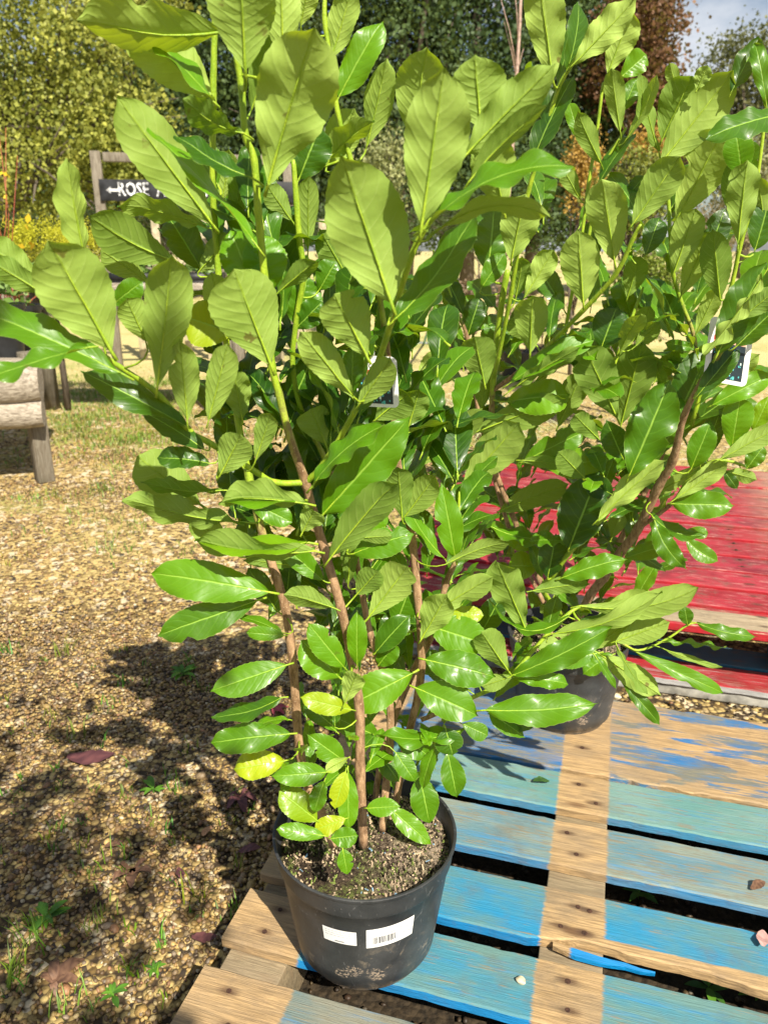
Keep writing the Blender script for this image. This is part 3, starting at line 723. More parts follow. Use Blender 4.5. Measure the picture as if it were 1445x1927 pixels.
def nailheads(m, spots, z):
    for (u,v) in spots:
        r=R.uniform(.0042,.0058); V=[(u,v,z+.0012)]; 
        for j in range(8): V.append((u+r*math.cos(j*.785)*R.uniform(.85,1.1),v+r*math.sin(j*.785),z+.0008))
        for j in range(8): V.append((u+r*1.05*math.cos(j*.785),v+r*1.05*math.sin(j*.785),z-.004))
        F=[(0,1+j,1+(j+1)%8) for j in range(8)]+[(1+j,9+j,9+(j+1)%8,1+(j+1)%8) for j in range(8)]; m.add(V,F,1)
        # split timber round the nail
def pallet_blue():
    root=thing('pallet','weathered blue painted wooden pallet with bare timber stripe, standing on the gravel','pallet',(0,0,0),-PAL_AZ)
    zt=.14; th=.021; BARE=(.49,.325,.16); S=(-.034,.079)
    teal=(.075,.20,.22); tealg=(.135,.205,.19); blue=(.010,.21,.50); wear=(.20,.185,.135); br=(.0,.31,.72)
    # near edge v, far edge v, look
    P=[(.760,.888,'f',-.420),(.944,1.066,'e',-.440),(1.104,1.234,'d',-.46),(1.298,1.430,'c',-.45),(1.470,1.598,'b',-.45),(1.611,1.955,'a',-.46)]
    for i,(v0,v1,key,ul) in enumerate(P):
        m=MB(); nt=None
        if key=='d': nt=lambda u:(max(.004,.018-.05*max(0,u-.15))+.0025*math.sin(31*u) if u>.03 else (.018*max(0,(u+.05)/.08) if u>-.05 else 0))
        if key=='a':
            plank_mesh(m,-.60,.66,v0,v1,zt-th,zt,i,.002,None)
        else: plank_mesh(m,-.585+R.uniform(-.004,.004),.63+R.uniform(-.01,.01),v0,v1,zt-th,zt,i,.0007,nt,.0004)
        spots=[(s+R.uniform(-.03,.03),v0+(v1-v0)*q) for s in (-.52,.022,.57) for q in (.28,.72)]
        if key=='d': spots+=[(.0,v0+.04),(.05,v0+.09)]
        nailheads(m,spots,zt)
        raw=[(-.7,ul,-9,9),(S[0],S[1],-9,9)]
        pa,pb,wc,bt,we=teal,tealg,wear,blue,.5
        if key=='f': pa,pb,we=(.20,.20,.155),(.10,.165,.17),.75
        if key=='e': we=.4; pa=(.05,.21,.29); pb=(.11,.215,.205)
        if key=='d': we=.3; pa,pb=(.020,.205,.37),(.085,.205,.225); raw.append((.05,.9,v0-.02,v0+.034))
        if key=='c': pa,pb,we=(.10,.20,.24),(.20,.24,.205),.9
        if key=='b': pa,pb,we=(.105,.235,.22),(.16,.265,.24),.6
        if key=='a': pa,pb,we=(.03,.14,.34),(.15,.15,.125),1.0; raw.append((.19,.9,v0-.02,v0+.016))
        o=m.build('deck_board',[mat_paint('blue_board_'+key,pa,pb,wc,BARE,bt,raw,we,i*1.7,.95 if key in 'edf' else .6,.42,[q for q in spots if -.6<q[0]<.3],(-.2,.22,.54) if key=='a' else None),RUST],root,auto=35)
        if key=='d': o['label']='split blue deck board with a torn raw timber edge'
        if key=='a': o['label']='wide knotty deck board with flaked blue paint'
    wood=mat_paint('grey_bearer',(.22,.185,.125),(.26,.21,.14),(.33,.27,.18),(.30,.235,.145),(.20,.17,.12),((-9,9,-9,9),),.5,3.1,.0,.3)
    for u in (-.515,.0225,.565):
        m=MB(); m.box(u-.056,u+.056,.765,1.95,.0,zt-th-.0015); o=m.build('stringer',wood,root); bevel(o,.003)
    m=MB(); L=[(-.01,1.102),(.03,1.097),(.07,1.096),(.09,1.0965),(.115,1.0975),(.14,1.098),(.165,1.1005)]
    V=[]
    for i,(u,v) in enumerate(L):
        w=.015*(1-(i/6.0)**1.4)*(.55 if i==0 else 1)+.0006; zz=zt-.002-.006*(i/6.0)
        v+=R.uniform(-.0015,.0015); V+=[(u,v-w*.5-R.uniform(0,.002),zz),(u,v+w*.5,zz+.001),(u,v+w*.5,zz-.008),(u,v-w*.5,zz-.009+R.uniform(-.001,.001))]
    F=[]
    for i in range(6):
        for j in range(4): F.append((i*4+j,i*4+(j+1)%4,(i+1)*4+(j+1)%4,(i+1)*4+j))
    F+=[(3,2,1,0),(24,25,26,27)]
    m.add(V,F); m.build('splinter',mat_paint('blue_splinter',(.01,.20,.50),(.01,.18,.44),(.2,.22,.2),BARE,(.0,.25,.6),((-.05,.02,-9,9),),.2,8),root,False)
    return root
pallet_blue()
def pallet_red():
    root=thing('pallet','red painted pallet of tight boards standing behind the blue one','pallet',(0,0,0),-PAL_AZ)
    zt=.262; th=.022; BARE=(.46,.36,.24); v=2.235; i=0
    red=(.34,.024,.036); red2=(.20,.016,.024); pale=(.42,.15,.14); hot=(.42,.012,.022)
    while v<4.05:
        w=R.uniform(.145,.19); m=MB(); plank_mesh(m,-.66+R.uniform(-.01,.01),1.75,v,v+w-.024,zt-th,zt+R.uniform(-.004,.004),40+i,.0012)
        raw=[]
        if i==0: raw=[(-.2,2,v+.012,v+w-.045)]
        spots=[(s,v+w*q) for s in (-.58,.50,1.6) for q in (.3,.7)]
        nailheads(m,spots,zt)
        o=m.build('deck_board',[mat_paint('red_board_%d'%i,[q*(.8+.4*R.random()) for q in red],[q*(.75+.5*R.random()) for q in red2],pale if i!=0 else (.4,.3,.2),BARE,hot,raw,.66,i*2.3,.95,.62,[q for q in spots if q[0]<.6],(.52,.95,.46) if i>1 else None),RUST],root,auto=35)
        v+=w; i+=1
    ms=mat_paint('red_bearer',(.18,.02,.03),(.05,.13,.2),(.25,.2,.15),BARE,(.03,.14,.22),(),.5,9)
    blu=mat_paint('blue_bearer',(.05,.15,.22),(.07,.17,.22),(.2,.16,.12),BARE,(.03,.2,.32),(),.6,12)
    for u in (-.60,.02,.62,1.65):
        for vv in (2.40,3.2,3.9):
            m=MB(); m.box(u-.05,u+.05,vv,vv+.13,.062,zt-th-.002); bevel(m.build('block',ms,root),.003)
    m=MB(); plank_mesh(m,-.64,1.72,2.262,2.385,.040,.060,71,.0012); m.build('bottom_board',mat_paint('red_bottom',(.33,.014,.022),(.22,.02,.022),(.3,.15,.12),BARE,(.42,.45,.46),(),.55,15,.9,.25),root,auto=35)
    m=MB(); plank_mesh(m,-.64,1.72,2.40,2.52,.041,.0615,72,.0012); m.build('bottom_board',blu,root,auto=35)
    m=MB(); m.box(-.64,1.72,2.27,2.375,.0,.0385); bevel(m.build('skid',plain('pale_skid',(.36,.35,.32),.8,.3,20),root),.003)
    m=MB(); m.box(-.64,1.72,3.6,3.75,.0,.0605); m.build('bottom_board',ms,root)
pallet_red()
# ---------------- potted laurels
LEAF=mat_leaf(); STEM=mat_stem(); POT=mat_pot(); SOIL=mat_soil()
def parse(txt):
    out=[]
    for ln in txt.strip().split('\n'):
        w=ln.split(); d=dict(bx=float(w[0]),by=float(w[1]),tx=float(w[2]),ty=float(w[3]),w=float(w[4]),side=w[5],roll=float(w[6]),l=float(w[7]),y=0,f=.16,b=None,m=0,p=None,g=0,s=0,d=None)
        for kv in w[8:]:
            k,v=kv.split('='); d[k]=float(v)
        out.append(d)
    return out
def stem_samples(stems):
    S=[]
    for (nm,pts,t0,t1) in stems:
        for a,b in zip(pts[:-1],pts[1:]):
            for k in range(6):
                f=k/6; S.append((a[0]+(b[0]-a[0])*f,a[1]+(b[1]-a[1])*f,a[2]+(b[2]-a[2])*f))
    return S
def leaf_mesh(mb, base, tip, nrm, width, tone, fold=.16, bend=.06, mbend=0.0, point=.5, attach=None, seed=0, slim=True):
    """one leaf; nrm = direction of the UPPER surface; all lengths in metres"""
    rr=random.Random(seed); ax=tip-base; L=ax.length; ax=ax/L
    nrm=(nrm-ax*nrm.dot(ax)).normalized(); side=ax.cross(nrm)          # right-handed: ax x nrm
    bite=(rr.uniform(.35,.85),rr.choice((-1,1)),rr.uniform(.25,.6),rr.uniform(.025,.06)) if rr.random()<.16 else None
    n=26; cols=(-1,-.86,-.6,-.3,0,.3,.6,.86,1); V=[];UV=[]
    pk=point; pb_=rr.uniform(.82,1.15) if slim else rr.uniform(.66,.9); norm=max((i/60)**pb_*(1-i/60)**pk for i in range(1,60))
    ph=rr.uniform(0,6.28); fr=rr.uniform(1.5,3.5); wa=rr.uniform(.012,.055); tw=rr.uniform(-.4,.4); asym=rr.uniform(-.07,.07); tipcurl=rr.uniform(-.03,.13)
    mid=[]
    for i in range(n+1):
        u=i/n; uu=.004+.992*u
        w=0 if u>=.962 else ((uu/.965)**pb_*max(0,1-uu/.965)**pk)/norm*width*.5
        if u>.88: w=max(w,width*.5*.13*min(1,(1-u)/.075)+.0002)
        c=base+ax*(L*u)+nrm*(bend*L*4*u*(1-u)-tipcurl*L*max(0,u-.7)**2*6)+side*(mbend*4*u*(1-u)+rr.uniform(-.0003,.0003))
        mid.append(c.copy())
        ser=1+(.028 if i%2 else -.012)*(1 if 2<i<n-1 else 0)
        a=tw*(u-.3); sd=side*math.cos(a)+nrm*math.sin(a); nn=nrm*math.cos(a)-side*math.sin(a)
        for v in cols:
            av=abs(v); k=ser if av==1 else 1
            if bite and v*bite[1]>.5: k*=1-bite[2]*math.exp(-((u-bite[0])/bite[3])**2)*(av-.4)/.6
            off=fold*w*av+ .0035*(width/.07)*math.sin(6.283*(u*8.5-.9*av))*av*(1-av)*1.2 + (wa*L*math.sin(ph+fr*6.28*u+(1.3 if v>0 else 0))*av*av) - .10*w*av**3
            V.append(c+sd*(v*w*k*(1+asym*(1 if v>0 else -1)))+nn*off); UV.append((u,v*.5+.5))
    k=len(cols); F=[(i*k+j,i*k+j+1,(i+1)*k+j+1,(i+1)*k+j) for i in range(n) for j in range(k-1)]
    # face order so that the upper surface is the front face
    A=V[0*k+3+8*k]; B=V[8*k+4]; C=V[9*k+4]
    if (B-A).cross(C-B).dot(nrm)<0: F=[q[::-1] for q in F]
    mb.add(V,F,0,UV,tone)
    # petiole and raised midrib
    r0=max(.0009,min(.0019,width*.028)); pts=[];rad=[]
    if attach is not None:
        d=(base-attach).length; p1=base-ax*(d*.5)
        for f in (0,.25,.5,.75): pts.append(attach*(1-f)**2+p1*(2*f*(1-f))+base*f*f); rad.append(r0*(1.45-.35*f))
    else:
        pts.append(base-ax*L*.09-nrm*.003); rad.append(r0*1.2)
    for i in (0,3,7,11,15,19): pts.append(mid[i]-nrm*r0*.55); rad.append(r0*(1-.045*i))
    mb.tube(pts,rad,6,1,.95)
def place_leaf(mb, d, samples, seed, near):
    rr=random.Random(seed*13+5)
    best=min(samples,key=lambda s:(s[0]-d['bx'])**2+(s[1]-d['by'])**2); dist=math.hypot(best[0]-d['bx'],best[1]-d['by'])
    Y=best[2]-d['l']*near; base=at(d['bx'],d['by'],Y)
    Lp=math.hypot(d['tx']-d['bx'],d['ty']-d['by']); Lm=Lp/FPX*Y*1.06
    upc=-(d['ty']-d['by'])/max(Lp,1)
    if d['d'] is not None: k=d['d']
    elif d['side']=='U': k=-.10-.10*max(0,upc)+rr.uniform(-.1,.1)
    else: k=.22*upc-.12+rr.uniform(-.1,.1)
    tip=at(d['tx'],d['ty'],Y+k*Lm)
    mid=(base+tip)*.5; ax=(tip-base).normalized(); tc=(Vector((0,0,CAM_H))-mid); tc=(tc-ax*tc.dot(ax)).normalized()
    s=ax.cross(tc)
    if (abs(s.z)>.15 and s.z<0) or (abs(s.z)<=.15 and s.x<0): s=-s
    r=math.radians(d['roll']+rr.uniform(-5,5)); vis=tc*math.cos(r)+s*math.sin(r)
    up=-vis if d['side']=='U' else vis
    W=d['w']/FPX*Y*((.91 if d['side']=='U' else 1.0) if near<.01 else (.80 if d['side']=='U' else .90)); att=None
    P3=[at(q[0],q[1],q[2]) for q in samples if abs(q[0]-d['bx'])<150 and abs(q[1]-d['by'])<150] or []
    if P3:
        a=min(P3,key=lambda p:(p-base-(-ax)*.012).length)
        if 0.003<(a-base).length<.06: att=a
    bend=d['b'] if d['b'] is not None else rr.uniform(.015,.075)
    # image-plane bend: positive bows towards the top of the picture
    sd=ax.cross(up); mbm=d['m']/FPX*Y*.9
    if d['m']:
        sg=1 if sd.z>0 else -1; mbm=abs(mbm)*sg*(1 if d['m']>0 else -1)*.9
        mbm=mbm if abs(d['roll'])<50 else mbm*.6
        if abs(d['roll'])>=30:
            bz=up.z; bend=(1 if bz>0 else -1)*(1 if d['m']>0 else -1)*abs(d['m'])/FPX*Y/max(Lm,.01)*.9
    pt=d['p'] if d['p'] is not None else rr.choice((.42,.5,.58,.68))
    leaf_mesh(mb,base,tip,up,W,d['y']+rr.uniform(-.2,.2)-(.16 if d['side']=='T' and d['y']<.7 else 0),(rr.choice((.10,.16,.22,.34)) if d['f']==.16 else d['f']),bend,mbm,pt,att,seed,d['side']=='U')
def pot_mesh(R0, h, rb, rim=.045):
    m=MB(); t=.0022
    prof=[(rb*.55,.010),(rb-.016,.010),(rb-.012,.0),(rb-.006,.0),(rb-.003,.012),(rb+.006,.020)]
    rn=R0-.0085
    for i in range(1,7): f=i/6; prof.append((rb+.006+(rn-rb-.006)*f,.020+(h-rim-.020)*f))
    prof+=[(rn+.0025,h-rim+.002),(R0-.004,h-rim+.008),(R0-.0015,h-.012),(R0,h-.008),(R0+.0022,h-.005),(R0+.0025,h-.001),(R0+.001,h),(R0-.002,h-.0005),(R0-.0035,h-.004),(R0-.006,h-.03),(rn-.010,h-rim),(rb*.98,.03)]
    m.lathe(prof,72); return m
def foot_notches(m, rb):
    pass
def pot_surface(R0,h,rb,rim,ang,z,off):
    rn=R0-.0085; f=(z-.020)/(h-rim-.020); r=rb+.006+(rn-rb-.006)*f+off
    return Vector((r*math.cos(ang),r*math.sin(ang),z))
WHITE=plain('white_label',(.80,.80,.79),.5,.03,40,.4,.02); INK=plain('label_ink',(.08,.08,.09),.6,.05); INKG=plain('faint_ink',(.42,.43,.47),.6,.05)
def patch(mb, S, a0,a1,z0,z1, off, m, n=10, skew=0):
    V=[];F=[]
    for i in range(n+1):
        f=i/n; a=a0+(a1-a0)*f
        V+= [S(a,z0+skew*f,off),S(a,z1+skew*f,off)]
    F=[(2*i,2*i+2,2*i+3,2*i+1) for i in range(n)]
    mb.add(V,F,m)
def potted(name, label, c, R0, h, rb, stems, leaves, near, group, n_own, seed0, fill):
    root=thing(name,label,'potted plant',c,0,group)
    rim=.047
    pm=pot_mesh(R0,h,rb,rim); pot=pm.build('pot',POT,root,auto=50)
    # compost: lumpy disc
    m=MB(); V=[(0,0,h-.030)];F=[];rings=26;seg=80; rs=random.Random(seed0)
    for i in range(1,rings+1):
        r=(R0-.0065)*i/rings
        for j in range(seg):
            a=6.2832*j/seg; V.append((r*math.cos(a),r*math.sin(a),h-.030+rs.gauss(0,.0022)*(1 if i<rings else 0)+.006*math.sin(3*a+1)*(i/rings)*(1-i/rings)*2-.006*(i/rings)**4))
    F=[(0,1+j,1+(j+1)%seg) for j in range(seg)]+[(1+(i-1)*seg+j,1+i*seg+j,1+i*seg+(j+1)%seg,1+(i-1)*seg+(j+1)%seg) for i in range(1,rings) for j in range(seg)]
    m.add(V,F)
    for k in range(2200):
        r=(R0-.012)*math.sqrt(rs.random()); a=rs.uniform(0,6.28); p=Vector((r*math.cos(a),r*math.sin(a),h-.029-.006*(r/R0)**4))
        q=rs.random(); mi=1 if q<.46 else (2 if q<.70 else (3 if q<.715 else 0))
        s=rs.uniform(.0007,.0022); M=Matrix.Translation(p)@Euler((rs.uniform(0,3),rs.uniform(0,3),rs.uniform(0,3))).to_matrix().to_4x4()
        l=s*rs.choice((1,1,2.5)) ; m.box(-l,l,-s*.7,s*.7,-s*.5,s*.5,mi,M)
    soil=m.build('soil',[SOIL,plain('bark_fleck',(.40,.30,.2),.9,.3,60),plain('moss_fleck',(.13,.17,.035),.9,.3,60),plain('feed_grain',(.25,.38,.5),.7,.3,60)],root,False)
    inv=Matrix.Translation(-Vector(c))
    def loc(mb): mb.v=[tuple(inv@Vector(p)) for p in mb.v]; return mb
    for (nm,pts,t0,t1) in stems:
        P=[];rad=[];T=[]
        W=[at(*q[:3]) for q in pts]; n=len(W)
        for i in range(n-1):
            for k in range(5):
                f=k/5; p0=W[max(i-1,0)];p1=W[i];p2=W[i+1];p3=W[min(i+2,n-1)]
                p=.5*((2*p1)+(p2-p0)*f+(2*p0-5*p1+4*p2-p3)*f*f+(3*p1-p0-3*p2+p3)*f**3)
                r=pts[i][3]+(pts[i+1][3]-pts[i][3])*f
                P.append(p); rad.append(r*(1.12 if k==0 and i>0 else 1)*1.0); g=(i+f)/(n-1)
                T.append(min(1,max(0,(g-t1)*2.2+.5)) if t1>t0-.01 or True else 0)
        P.append(W[-1]); rad.append(pts[-1][3]*.6); T.append(T[-1])
        if t0>=.5: T=[max(x,.8) for x in T]
        elif t0>0: T=[max(x,.35) for x in T]
        mb=MB(); mb.tube(P,rad,10,0,T,wob=.05)
        loc(mb).build('stem',STEM,root)
    S=stem_samples(stems); D=parse(leaves)
    order=sorted(range(len(D)),key=lambda i:-(math.hypot(D[i]['tx']-D[i]['bx'],D[i]['ty']-D[i]['by'])*D[i]['w']*math.cos(math.radians(D[i]['roll']))))
    own=set(order[:n_own]); rest=MB()
    for i,d in enumerate(D):
        mb=MB() if i in own else rest
        place_leaf(mb,d,S,seed0+i,near)
        if i in own:
            o=loc(mb).build('leaf',[LEAF,STEM],root)
            if d['y']>=.7: o['label']='small yellow leaf'
    fill(rest,S)
    o=loc(rest).build('foliage',[LEAF,STEM],root); kind(o,'stuff')
    return root,pot
def rand_fill(specs, near0, seed):
    def go(mb,S):
        rr=random.Random(seed)
        for (x0,x1,y0,y1,n,dY,L0,L1,tn) in specs:
            for k in range(n):
                px,py=rr.uniform(x0,x1),rr.uniform(y0,y1)
                s=min(S,key=lambda q:(q[0]-px)**2+(q[1]-py)**2)
                f=rr.uniform(.0,.75); bx,by=px+(s[0]-px)*f,py+(s[1]-py)*f
                Y=s[2]+rr.uniform(*dY); b=at(bx,by,Y); sp=at(s[0],s[1],s[2])
                out=(b-sp); out.z=0; out=out.normalized() if out.length>.01 else Vector((rr.uniform(-1,1),rr.uniform(-.2,1),0)).normalized()
                a=rr.uniform(-1.2,1.2); out=Matrix.Rotation(a,3,'Z')@out
                ax=(out*rr.uniform(.4,1)+Vector((0,0,rr.uniform(-.1,1.0)))).normalized(); L=rr.uniform(L0,L1)
                up=(Vector((0,0,1))-out*.3+Vector((rr.gauss(0,.3),rr.gauss(0,.3),0))).normalized()
                leaf_mesh(mb,b,b+ax*L,up,L*rr.uniform(.32,.46),tn+rr.uniform(-.35,.35),.2,rr.uniform(.02,.1),0,.5,None,seed*1000+k)
    return go
PC=(-.033,1.078,.1402); 
front,fpot=potted('potted_laurel','tall green laurel shrub in the front black pot with two white stickers',PC,.155,.238,.117,FRONT_STEMS,FRONT_LEAVES,.0085,'potted laurels',100,100,
   rand_fill([(410,720,420,760,60,(.03,.16),.09,.14,-.6),(420,760,760,1000,80,(.03,.18),.08,.13,-.6),(600,880,560,1000,80,(.05,.25),.09,.14,-.55),(600,900,980,1330,80,(.03,.17),.07,.11,-.45),(560,830,1340,1500,26,(.0,.1),.045,.07,-.1),(540,840,1300,1520,22,(-.06,.03),.04,.06,.25),(840,1040,1150,1330,12,(.0,.12),.07,.11,-.2),(430,640,960,1200,14,(.03,.12),.07,.11,-.4),(380,520,300,520,8,(.03,.12),.09,.14,-.3)],0,3))
# stickers on the front pot
def sticker(ang0,ang1,z0,z1,skew,barcode):
    S=lambda a,z,off: pot_surface(.155,.238,.117,.047,a,z,off)
    m=MB(); patch(m,S,ang0,ang1,z0,z1,.0007,0,14,skew)
    w=ang1-ang0; hgt=z1-z0; rr=random.Random(3)
    def bar(f0,f1,g0,g1,mi,n=3): patch(m,S,ang0+w*f0,ang0+w*f1,z0+hgt*g0+skew*f0,z0+hgt*g1+skew*f0,.0011,mi,n,skew*(f1-f0))
    if barcode:
        x=.14
        while x<.62:
            q=rr.uniform(.006,.022); bar(x,x+q,.20,.56,1,1); x+=q+rr.uniform(.008,.022)
        x=.14
        while x<.6: q=rr.uniform(.015,.05); bar(x,x+q,.84,.875,2); x+=q+.012
        for k in range(6): bar(.30+.05*k,.335+.05*k,.64,.70,2,1)
        x=.12
        while x<.6: bar(x,x+.018,.09,.13,2,1); x+=.035
        for cx_ in (.70,.78,.84,.90):
            y=.2
            while y<.85: q=rr.uniform(.04,.12); bar(cx_,cx_+.018,y,min(.9,y+q),2,1); y+=q+.03
    else:
        for g in (.82,.66,.50):
            x=.08
            while x<.9: q=rr.uniform(.04,.12); bar(x,min(.93,x+q),g,g+.035,2); x+=q+.03
        x=.36
        while x<.62: bar(x,x+.03,.12,.19,1,1); x+=.04
    m.build('sticker',[WHITE,INK,INKG],fpot,False)
A0=-math.pi/2
sticker(A0-.475,A0-.075,.128,.160,.0,False)
sticker(A0+.035,A0+.60,.122,.166,.006,True)
BC=(.482,1.80,.1402)
back,bpot=potted('potted_laurel','spreading laurel in the rear black pot, beside the red pallet boards',BC,.155,.238,.117,BACK_STEMS,BACK_LEAVES,.012,'potted laurels',100,700,
   rand_fill([(900,1320,560,980,100,(.04,.35),.10,.16,-.35),(1180,1440,400,800,34,(.05,.35),.10,.16,-.35),(990,1150,1120,1225,18,(-.10,.05),.07,.11,-.1),(900,1240,940,1150,60,(.0,.25),.09,.14,-.4),(830,960,560,860,24,(.05,.3),.11,.16,-.6),(1000,1160,150,500,8,(.05,.2),.1,.15,-.4),(1030,1320,620,900,14,(-.10,.03),.10,.14,-.1)],0,5))
# ---------------- surroundings
TIMBER=None
def mat_timber(name, a, b, dark, sc=(1,1,1)):
    t=NT(name); ob=t.obj(); g=t.noise(t.vscale(ob,sc),6,7,.65,.8); b2=t.noise(ob,3,4); f=t.noise(ob,60,4)
    c=t.mix(t.step(g,.3,.7),a,b); c=t.mix(t.math('MULTIPLY',t.step(b2,.5,.7),.6),c,dark); c=t.mix(t.math('MULTIPLY',t.step(f,.62,.75),.4),c,dark)
    return t.done(t.bsdf(c,.85,t.bump(g,.9,.012),.25))
LOG=mat_timber('silvered_log',(.20,.165,.125),(.50,.44,.36),(.11,.09,.065),(1.5,14,14))
POST=mat_timber('old_post',(.13,.105,.075),(.27,.24,.19),(.06,.055,.03),(14,14,1.2))
BPLAS=plain('nursery_pot_black',(.018,.019,.021),.45,.3,12)
def display_table():
    # corner of a rustic display table: two log rails, end board, post
    leg=onz(86,905,0); Y0=leg.y
    root=thing('display_table','rustic grey log display table with a square post, at the left edge','table',(leg.x,leg.y,0),0)
    L=lambda p: Vector(p)-Vector((leg.x,leg.y,0))
    ztop=L(at(90,672,Y0)).z; zm=L(at(90,745,Y0)).z; zb=L(at(90,797,Y0)).z
    dirx=Vector((-1,-.28,0)).normalized(); back=Vector((.28,-1,0)).normalized()*-1
    # square post turned so that two faces show
    m=MB(); M=Euler((0,0,math.radians(38))).to_matrix().to_4x4(); m.box(-.048,.048,-.048,.048,0,ztop+.03,0,M)
    bevel(m.build('post',POST,root),.006)
    def rail(zc,r,name,fwd,ins):
        mb=MB(); pts=[];rad=[]
        for i in range(24):
            q=i/23; p=dirx*(q*2.3-.03+ins)-back*fwd+Vector((0,0,zc+.006*math.sin(q*9))); pts.append(p); rad.append(r*(1+.05*math.sin(q*13+zc*20)+R.uniform(-.02,.02))*(.86 if i==0 else 1))
        mb.tube(pts,rad,16,0,wob=.03); return mb.build(name,LOG,root,auto=50)
    rail((ztop+zm)/2-.02,(ztop-zm)/2+.022,'rail',.075,-.035); rail((zm+zb)/2,(zm-zb)/2+.006,'rail',.10,-.03)
    # boards of the table top and the end board
    for k in range(5):
        mb=MB(); p=back*(.02+k*.20); M=Matrix.Translation(p+Vector((0,0,ztop-.03)))@Matrix.Rotation(math.atan2(dirx.y,dirx.x),4,'Z')
        mb.box(.07,2.4,-.19,0,-.02,.02,0,M); bevel(mb.build('top_board',LOG,root),.006)
    return ztop,Y0,dirx,back,leg
ZT,Y0,DX,BK,LEG=display_table()
def leafy(mb, c, r, n, size, tone, flat=.3):
    for k in range(n):
        p=Vector(c)+Vector((R.gauss(0,r),R.gauss(0,r),R.gauss(0,r*.8))); d=Vector((R.uniform(-1,1),R.uniform(-1,1),R.uniform(-.4,.8))).normalized(); s=d.cross(Vector((R.uniform(-1,1),R.uniform(-1,1),R.uniform(-1,1)))).normalized()
        l=size*R.uniform(.6,1.3); w=l*flat
        mb.add([p,p+d*l*.5+s*w,p+d*l,p+d*l*.5-s*w],[(0,1,2,3)],0,None,tone+R.uniform(-.3,.3))
def tonemat(name,lo,hi,rough=.5,trans=.25):
    t=NT(name); c=t.mix(t.n('MapRange',Value=t.attr('tone'),From_Min=-1.0,From_Max=1.0).outputs[0],lo,hi); b=t.bsdf(c,rough,None,.35); tr=t.n('BsdfTranslucent',Color=c); ms=t.n('MixShader',i0=trans); t.t.links.new(b.outputs[0],ms.inputs[1]); t.t.links.new(tr.outputs[0],ms.inputs[2])
    return t.done(ms)
REDST=tonemat('red_stalk',(.30,.03,.03),(.55,.20,.09)); REDLF=tonemat('red_leaf',(.18,.012,.03),(.50,.04,.09)); MIXLF=tonemat('mixed_leaf',(.05,.12,.03),(.22,.34,.06))
def simple_pot(root, r, h, sq=False):
    m=MB()
    if sq:
        m.box(-r,r,-r,r,0,h); m.box(-r*1.05,r*1.05,-r*1.05,r*1.05,h-.025,h+.004)
    else: m.lathe([(r*.72,0),(r*.78,.004),(r*.96,h-.035),(r*1.03,h-.032),(r*1.04,h),(r*.98,h),(r*.94,h-.03),(r*.3,h-.035)],40)
    return m.build('pot',BPLAS,root,auto=45)
def table_pots():
    # near grey-black pot, and dark pots with red stalks behind it
    p=at(-5,655,Y0-.05); c=Vector((p.x-.04,Y0+.05,ZT-.008)); 
    r=thing('potted_plant','smooth grey-black plant pot standing at the front of the log table','potted plant',c); simple_pot(r,.17,.30)
    m=MB(); [leafy(m,(R.uniform(-.1,.1),R.uniform(-.1,.1),.42),.07,14,.08,0) for k in range(5)]; m.build('foliage',MIXLF,r)
    m=MB(); m.lathe([(0.0,.270),(.158,.270)],24); m.build('soil',SOIL,r)
    for (px,py,lab,rad,seed) in ((42,640,'black pot of bare red stalks and one crimson leaf on the log table',.17,1),):
        yy=Y0+.42; q=at(px,py,yy); c=Vector((q.x-.03,yy,ZT-.008)); r=thing('potted_plant',lab,'potted plant',c); hh=at(50,577,yy-rad).z-(ZT-.008); hh=max(.12,hh)
        simple_pot(r,rad,hh,False); m=MB(); m.lathe([(0,hh-.03),(rad*.93,hh-.03)],24); m.build('soil',SOIL,r)
        m=MB()
        for k in range(22):
            a=R.uniform(0,6.28); s=rad*.8*math.sqrt(R.random()); b=Vector((s*math.cos(a),s*math.sin(a),hh-.03)); t_=b+Vector((R.gauss(0,.05),R.gauss(0,.05),R.uniform(.08,.28))); m.tube([b,(b+t_)/2+Vector((R.gauss(0,.012),0,.01)),t_],[.0035,.003,.0015],5,0,R.uniform(-1,1))
        m.build('stem',REDST,r)
        m=MB(); leafy(m,(-.02,-.1,hh+.10),.035,26,.07,0,.4); leafy(m,(-.12,-.05,hh+.14),.04,14,.06,-.2,.4); m.build('foliage',REDLF,r)
        m=MB(); leafy(m,(.09,-.06,hh+.05),.03,22,.05,.2); m.build('foliage',MIXLF,r)
    # thin red twigs plant at the far left
    q=at(2,470,Y0+.6); r=thing('potted_plant','thin leggy plant with reddish twigs and few yellow leaves, far left','potted plant',(q.x-.1,Y0+.7,ZT-.008)); simple_pot(r,.12,.22)
    m=MB()
    for k in range(9):
        b=Vector((R.gauss(0,.03),R.gauss(0,.03),.2)); t_=b+Vector((R.uniform(-.02,.28),R.gauss(0,.06),R.uniform(.6,1.35))); m.tube([b,b+(t_-b)*.5+Vector((R.gauss(0,.03),0,0)),t_],[.004,.003,.0015],5,0,R.uniform(-1,1))
    m.build('stem',REDST,r)
    m=MB(); [leafy(m,(R.uniform(0,.25),R.gauss(0,.05),R.uniform(.4,1.6)),.02,3,.05,.8) for k in range(13)]; m.build('foliage',tonemat('yellow_leaf',(.35,.30,.02),(.75,.52,.03)),r)
table_pots()
